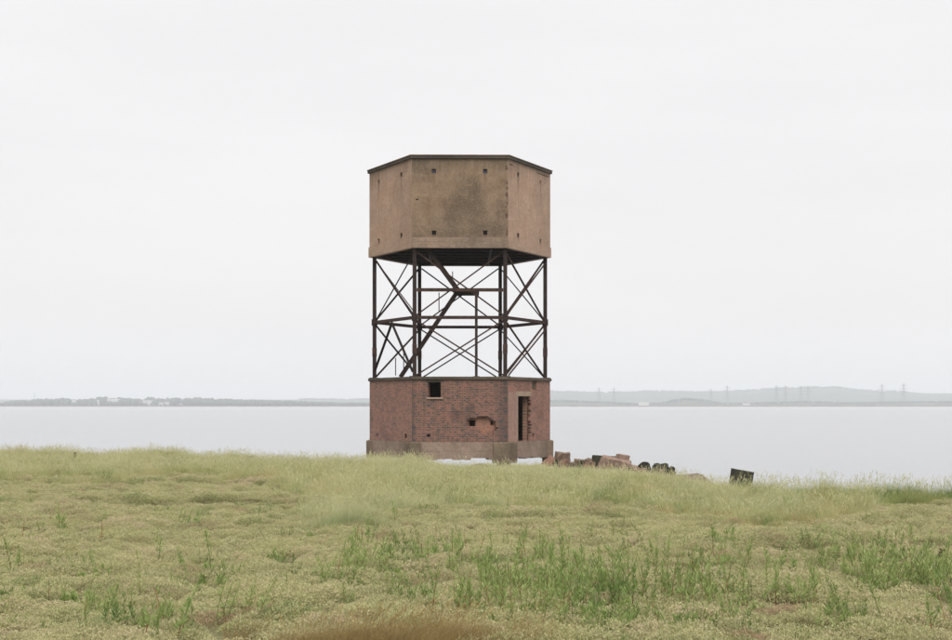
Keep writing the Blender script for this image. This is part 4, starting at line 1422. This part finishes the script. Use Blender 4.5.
HOUSES = [('leftmost small white house among the far trees', 72, 75.5, 400.2, 402.5, 3470, 9),
          ('small white house left of the long white building on the far shore', 95.5, 98.5, 400, 402.5, 3470, 9),
          ('long white building standing above the far trees at left', 107, 119, 399, 401.2, 3472, 12),
          ('bright white building under the tallest far tree clump', 142, 152, 400.4, 402.2, 3468, 10),
          ('low white shed right of the tallest far tree clump', 157, 163, 402.4, 404.2, 3450, 9),
          ('second low white shed of the far left shore', 164.5, 170, 402.2, 404.0, 3452, 9),
          ('rightmost low white shed of the far left shore', 178, 184.5, 403.6, 404.8, 3440, 9)]
pts = []
for i in range(1500):
    D = r.uniform(3400, 3600); px = r.uniform(-330, 470)
    top = np.interp(px, LEFT_PX, LEFT_PY)
    for hh in HOUSES:
        if hh[1] - 1.2 < px < hh[2] + 1.2 and D < hh[5] + 22:
            top = max(top, hh[4] - .3)
            if D > hh[5] - 5: top = 999
    if top > 900: continue
    zt = EYE + (HY - top) / F * D
    h = max(2.0, (zt - 1.0) * r.uniform(.72, 1.04))
    pts.append(((px - CX) / F * D, D, .8, h, h * r.uniform(.3, .45) + 2.0))
wood('woodland', 'hazy line of trees on the far shore, left side', pts, 5)
pts = []
for i in range(800):
    D = r.uniform(D_NEAR - 90, D_NEAR + 120); px = r.uniform(470, 1250)
    zt = EYE + (HY - np.interp(px, NEAR_PX, NEAR_PY)) / F * D
    h = r.uniform(6, 11)
    pts.append(((px - CX) / F * D, D, max(.8, zt - h), h, r.uniform(5, 9)))
for i in range(420):
    D = D_FAR + r.uniform(-250, 30); px = r.uniform(300, 1200)
    zt = EYE + (HY - np.interp(px, FAR_PX, FAR_PY)) / F * D_FAR
    zz = zt * math.exp(-((D - D_FAR) / 850) ** 2)
    pts.append(((px - CX) / F * D, D, zz - 2.0, r.uniform(6, 10), r.uniform(10, 25)))
wood('woodland', 'hazy hedges and woods on the far shore, right side', pts, 6)

M['white_wall'] = plain('white render wall', (.5, .49, .47), .8, .04, .5, 0)
M['grey_roof'] = plain('pale grey roof', (.45, .44, .42), .8, .1, .5, 0)
M['window_dark'] = plain('dark window', (.06, .06, .065), .4, .1, 1, 0)
def far_house(label, px0, px1, py0, py1, D, depth=9):
    X0, X1 = (px0 - CX) / F * D, (px1 - CX) / F * D
    zt = EYE + (HY - py0) / F * D; zb = EYE + (HY - py1) / F * D
    root = empty('far_building', ((X0 + X1) / 2, D, 0)); tag(root, label, 'building', 'pale buildings on the far shore')
    w = (X1 - X0) / 2
    hr = (zt - max(zb, 0)) * .22
    box('wall', -w, w, 0, depth, .8, zt - hr, M['white_wall'], root)
    V = [(-w - .3, -.3, zt - hr + .01), (w + .3, -.3, zt - hr + .01), (w + .3, depth + .3, zt - hr + .01), (-w - .3, depth + .3, zt - hr + .01), (-w - .3, depth / 2, zt), (w + .3, depth / 2, zt)]
    mesh('roof', V, [(0, 1, 5, 4), (2, 3, 4, 5), (0, 4, 3), (1, 2, 5), (0, 3, 2, 1)], M['grey_roof'], root)
    n = max(2, int(w / 1.6))
    for i in range(n):
        xx = -w + (i + .5) * 2 * w / n
        box('window', xx - .45, xx + .45, -.06, -.005, zt - hr - 2.2, zt - hr - .9, M['window_dark'], root)
for hh in HOUSES: far_house(*hh)
far_house('pale shed on the far shore below the low right hill', 639, 649, 402.2, 404.2, 3700)
far_house('low white shed on the far shore below the hill slope', 743, 750, 403.2, 404.8, 3650)

M['lattice'] = plain('galvanised lattice steel', (.12, .12, .125), .6, .2, 1, 0)
def pylon_parts(H=44.0):
    def leg_at(z): return 4.2 * (1 - z / H) ** 1.25 + .45 if z < H else .45
    res = []
    zs = [0, 8, 15, 21, 26, 30, 34, 38, 41.5, 44]
    for sx, sy in ((-1, -1), (1, -1), (1, 1), (-1, 1)):
        res.append(('leg', join_vf([bar_vf((sx * leg_at(a_), sy * leg_at(a_), a_), (sx * leg_at(b_), sy * leg_at(b_), b_), .26, .26) for a_, b_ in zip(zs, zs[1:])])))
    seg = []
    for a_, b_ in zip(zs, zs[1:]):
        for (x0, y0, x1, y1) in ((-1, -1, 1, -1), (1, -1, 1, 1), (1, 1, -1, 1), (-1, 1, -1, -1)):
            la, lb = leg_at(a_), leg_at(b_)
            seg.append(bar_vf((x0 * la, y0 * la, a_), (x1 * lb, y1 * lb, b_), .1, .1))
            seg.append(bar_vf((x1 * la, y1 * la, a_), (x0 * lb, y0 * lb, b_), .1, .1))
    res.append(('lattice', join_vf(seg)))
    for z, w in ((26.5, 7.5), (33, 9.0), (39.5, 6.5)):
        res.append(('cross_arm', join_vf([bar_vf((-w, 0, z + .3), (0, 0, z + 1.6), .3, .3), bar_vf((0, 0, z + 1.6), (w, 0, z + .3), .3, .3), bar_vf((-w, 0, z), (w, 0, z), .34, .34)]
                          + [bar_vf((s_ * w, 0, z), (s_ * w, 0, z - 1.6), .25, .25) for s_ in (-1, 1)])))
    return res
pyl = pylon_parts()
pyl_me = []
for nm, (v, f) in pyl:
    me = bpy.data.meshes.new(nm); me.from_pydata([tuple(q_) for q_ in v], [], f); me.materials.append(M['lattice']); pyl_me.append((nm, me))
def pylon(px, py_top, D, rz, label):
    X = (px - CX) / F * D
    zt = EYE + (HY - py_top) / F * D
    t = empty('electricity_pylon', (X, D, 1.0), rz)
    k = (zt - 1.0) / 44.0
    t.scale = (k, k, k)
    tag(t, label, 'pylon', 'pylons on the far shore')
    for nm, me in pyl_me: link(bpy.data.objects.new(nm, me), t)
pylon(882, 384, 3700, .3, 'tall pylon left of the tallest pylon at right of the far shore')
pylon(903.7, 383.3, 3650, .3, 'tallest lattice pylon, rightmost on the far shore')
for px, top, D, lb in ((599, 387.5, 4000, 'faint pylon nearest the tower on the far shore'), (614, 387.5, 4000, 'second faint pylon right of the tower'),
                       (711, 388.5, 3950, 'left pylon of the pair before the hill rises'), (727.3, 385.5, 3950, 'right pylon of the pair before the hill rises'),
                       (776.3, 385.3, 3900, 'leftmost of four pylons against the hill top'), (785.6, 385.3, 3900, 'second of four pylons against the hill top'),
                       (801, 386, 3920, 'third of four pylons against the hill top'), (808, 386.5, 3940, 'rightmost of four pylons against the hill top')):
    pylon(px, top, D, .4, lb)
# thin mast over the left wood
X = (34.5 - CX) / F * 3550
mast = empty('radio_mast', (X, 3550, 1.0)); tag(mast, 'thin radio mast rising over the far left trees', 'mast')
bar('mast_pole', (0, 0, 0), (0, 0, 37), .7, .7, M['lattice'], mast)
for z in (26, 32):
    bar('antenna', (-.9, 0, z), (.9, 0, z), .3, .4, M['lattice'], mast)
for s_ in (-1, 1):
    bar('guy_wire', (s_ * 5, 0, 0), (0, 0, 28), .12, .12, M['lattice'], mast)

# ------------------------------------------------------------------ haze over the estuary
hz = box('haze', -12600, 12600, -1500, 9200, -5.2, 140, None, None)
hm = bpy.data.materials.new('haze air'); hm.use_nodes = True
hn = hm.node_tree.nodes; hn.clear()
ho = hn.new('ShaderNodeOutputMaterial'); hv = hn.new('ShaderNodeVolumePrincipled')
hv.inputs['Color'].default_value = (.88, .92, .975, 1)
hv.inputs['Density'].default_value = .0002
hm.node_tree.links.new(hv.outputs[0], ho.inputs['Volume'])
hz.data.materials.append(hm)
tag(hz, 'thin pale haze lying over the whole estuary', 'haze', kind='stuff')
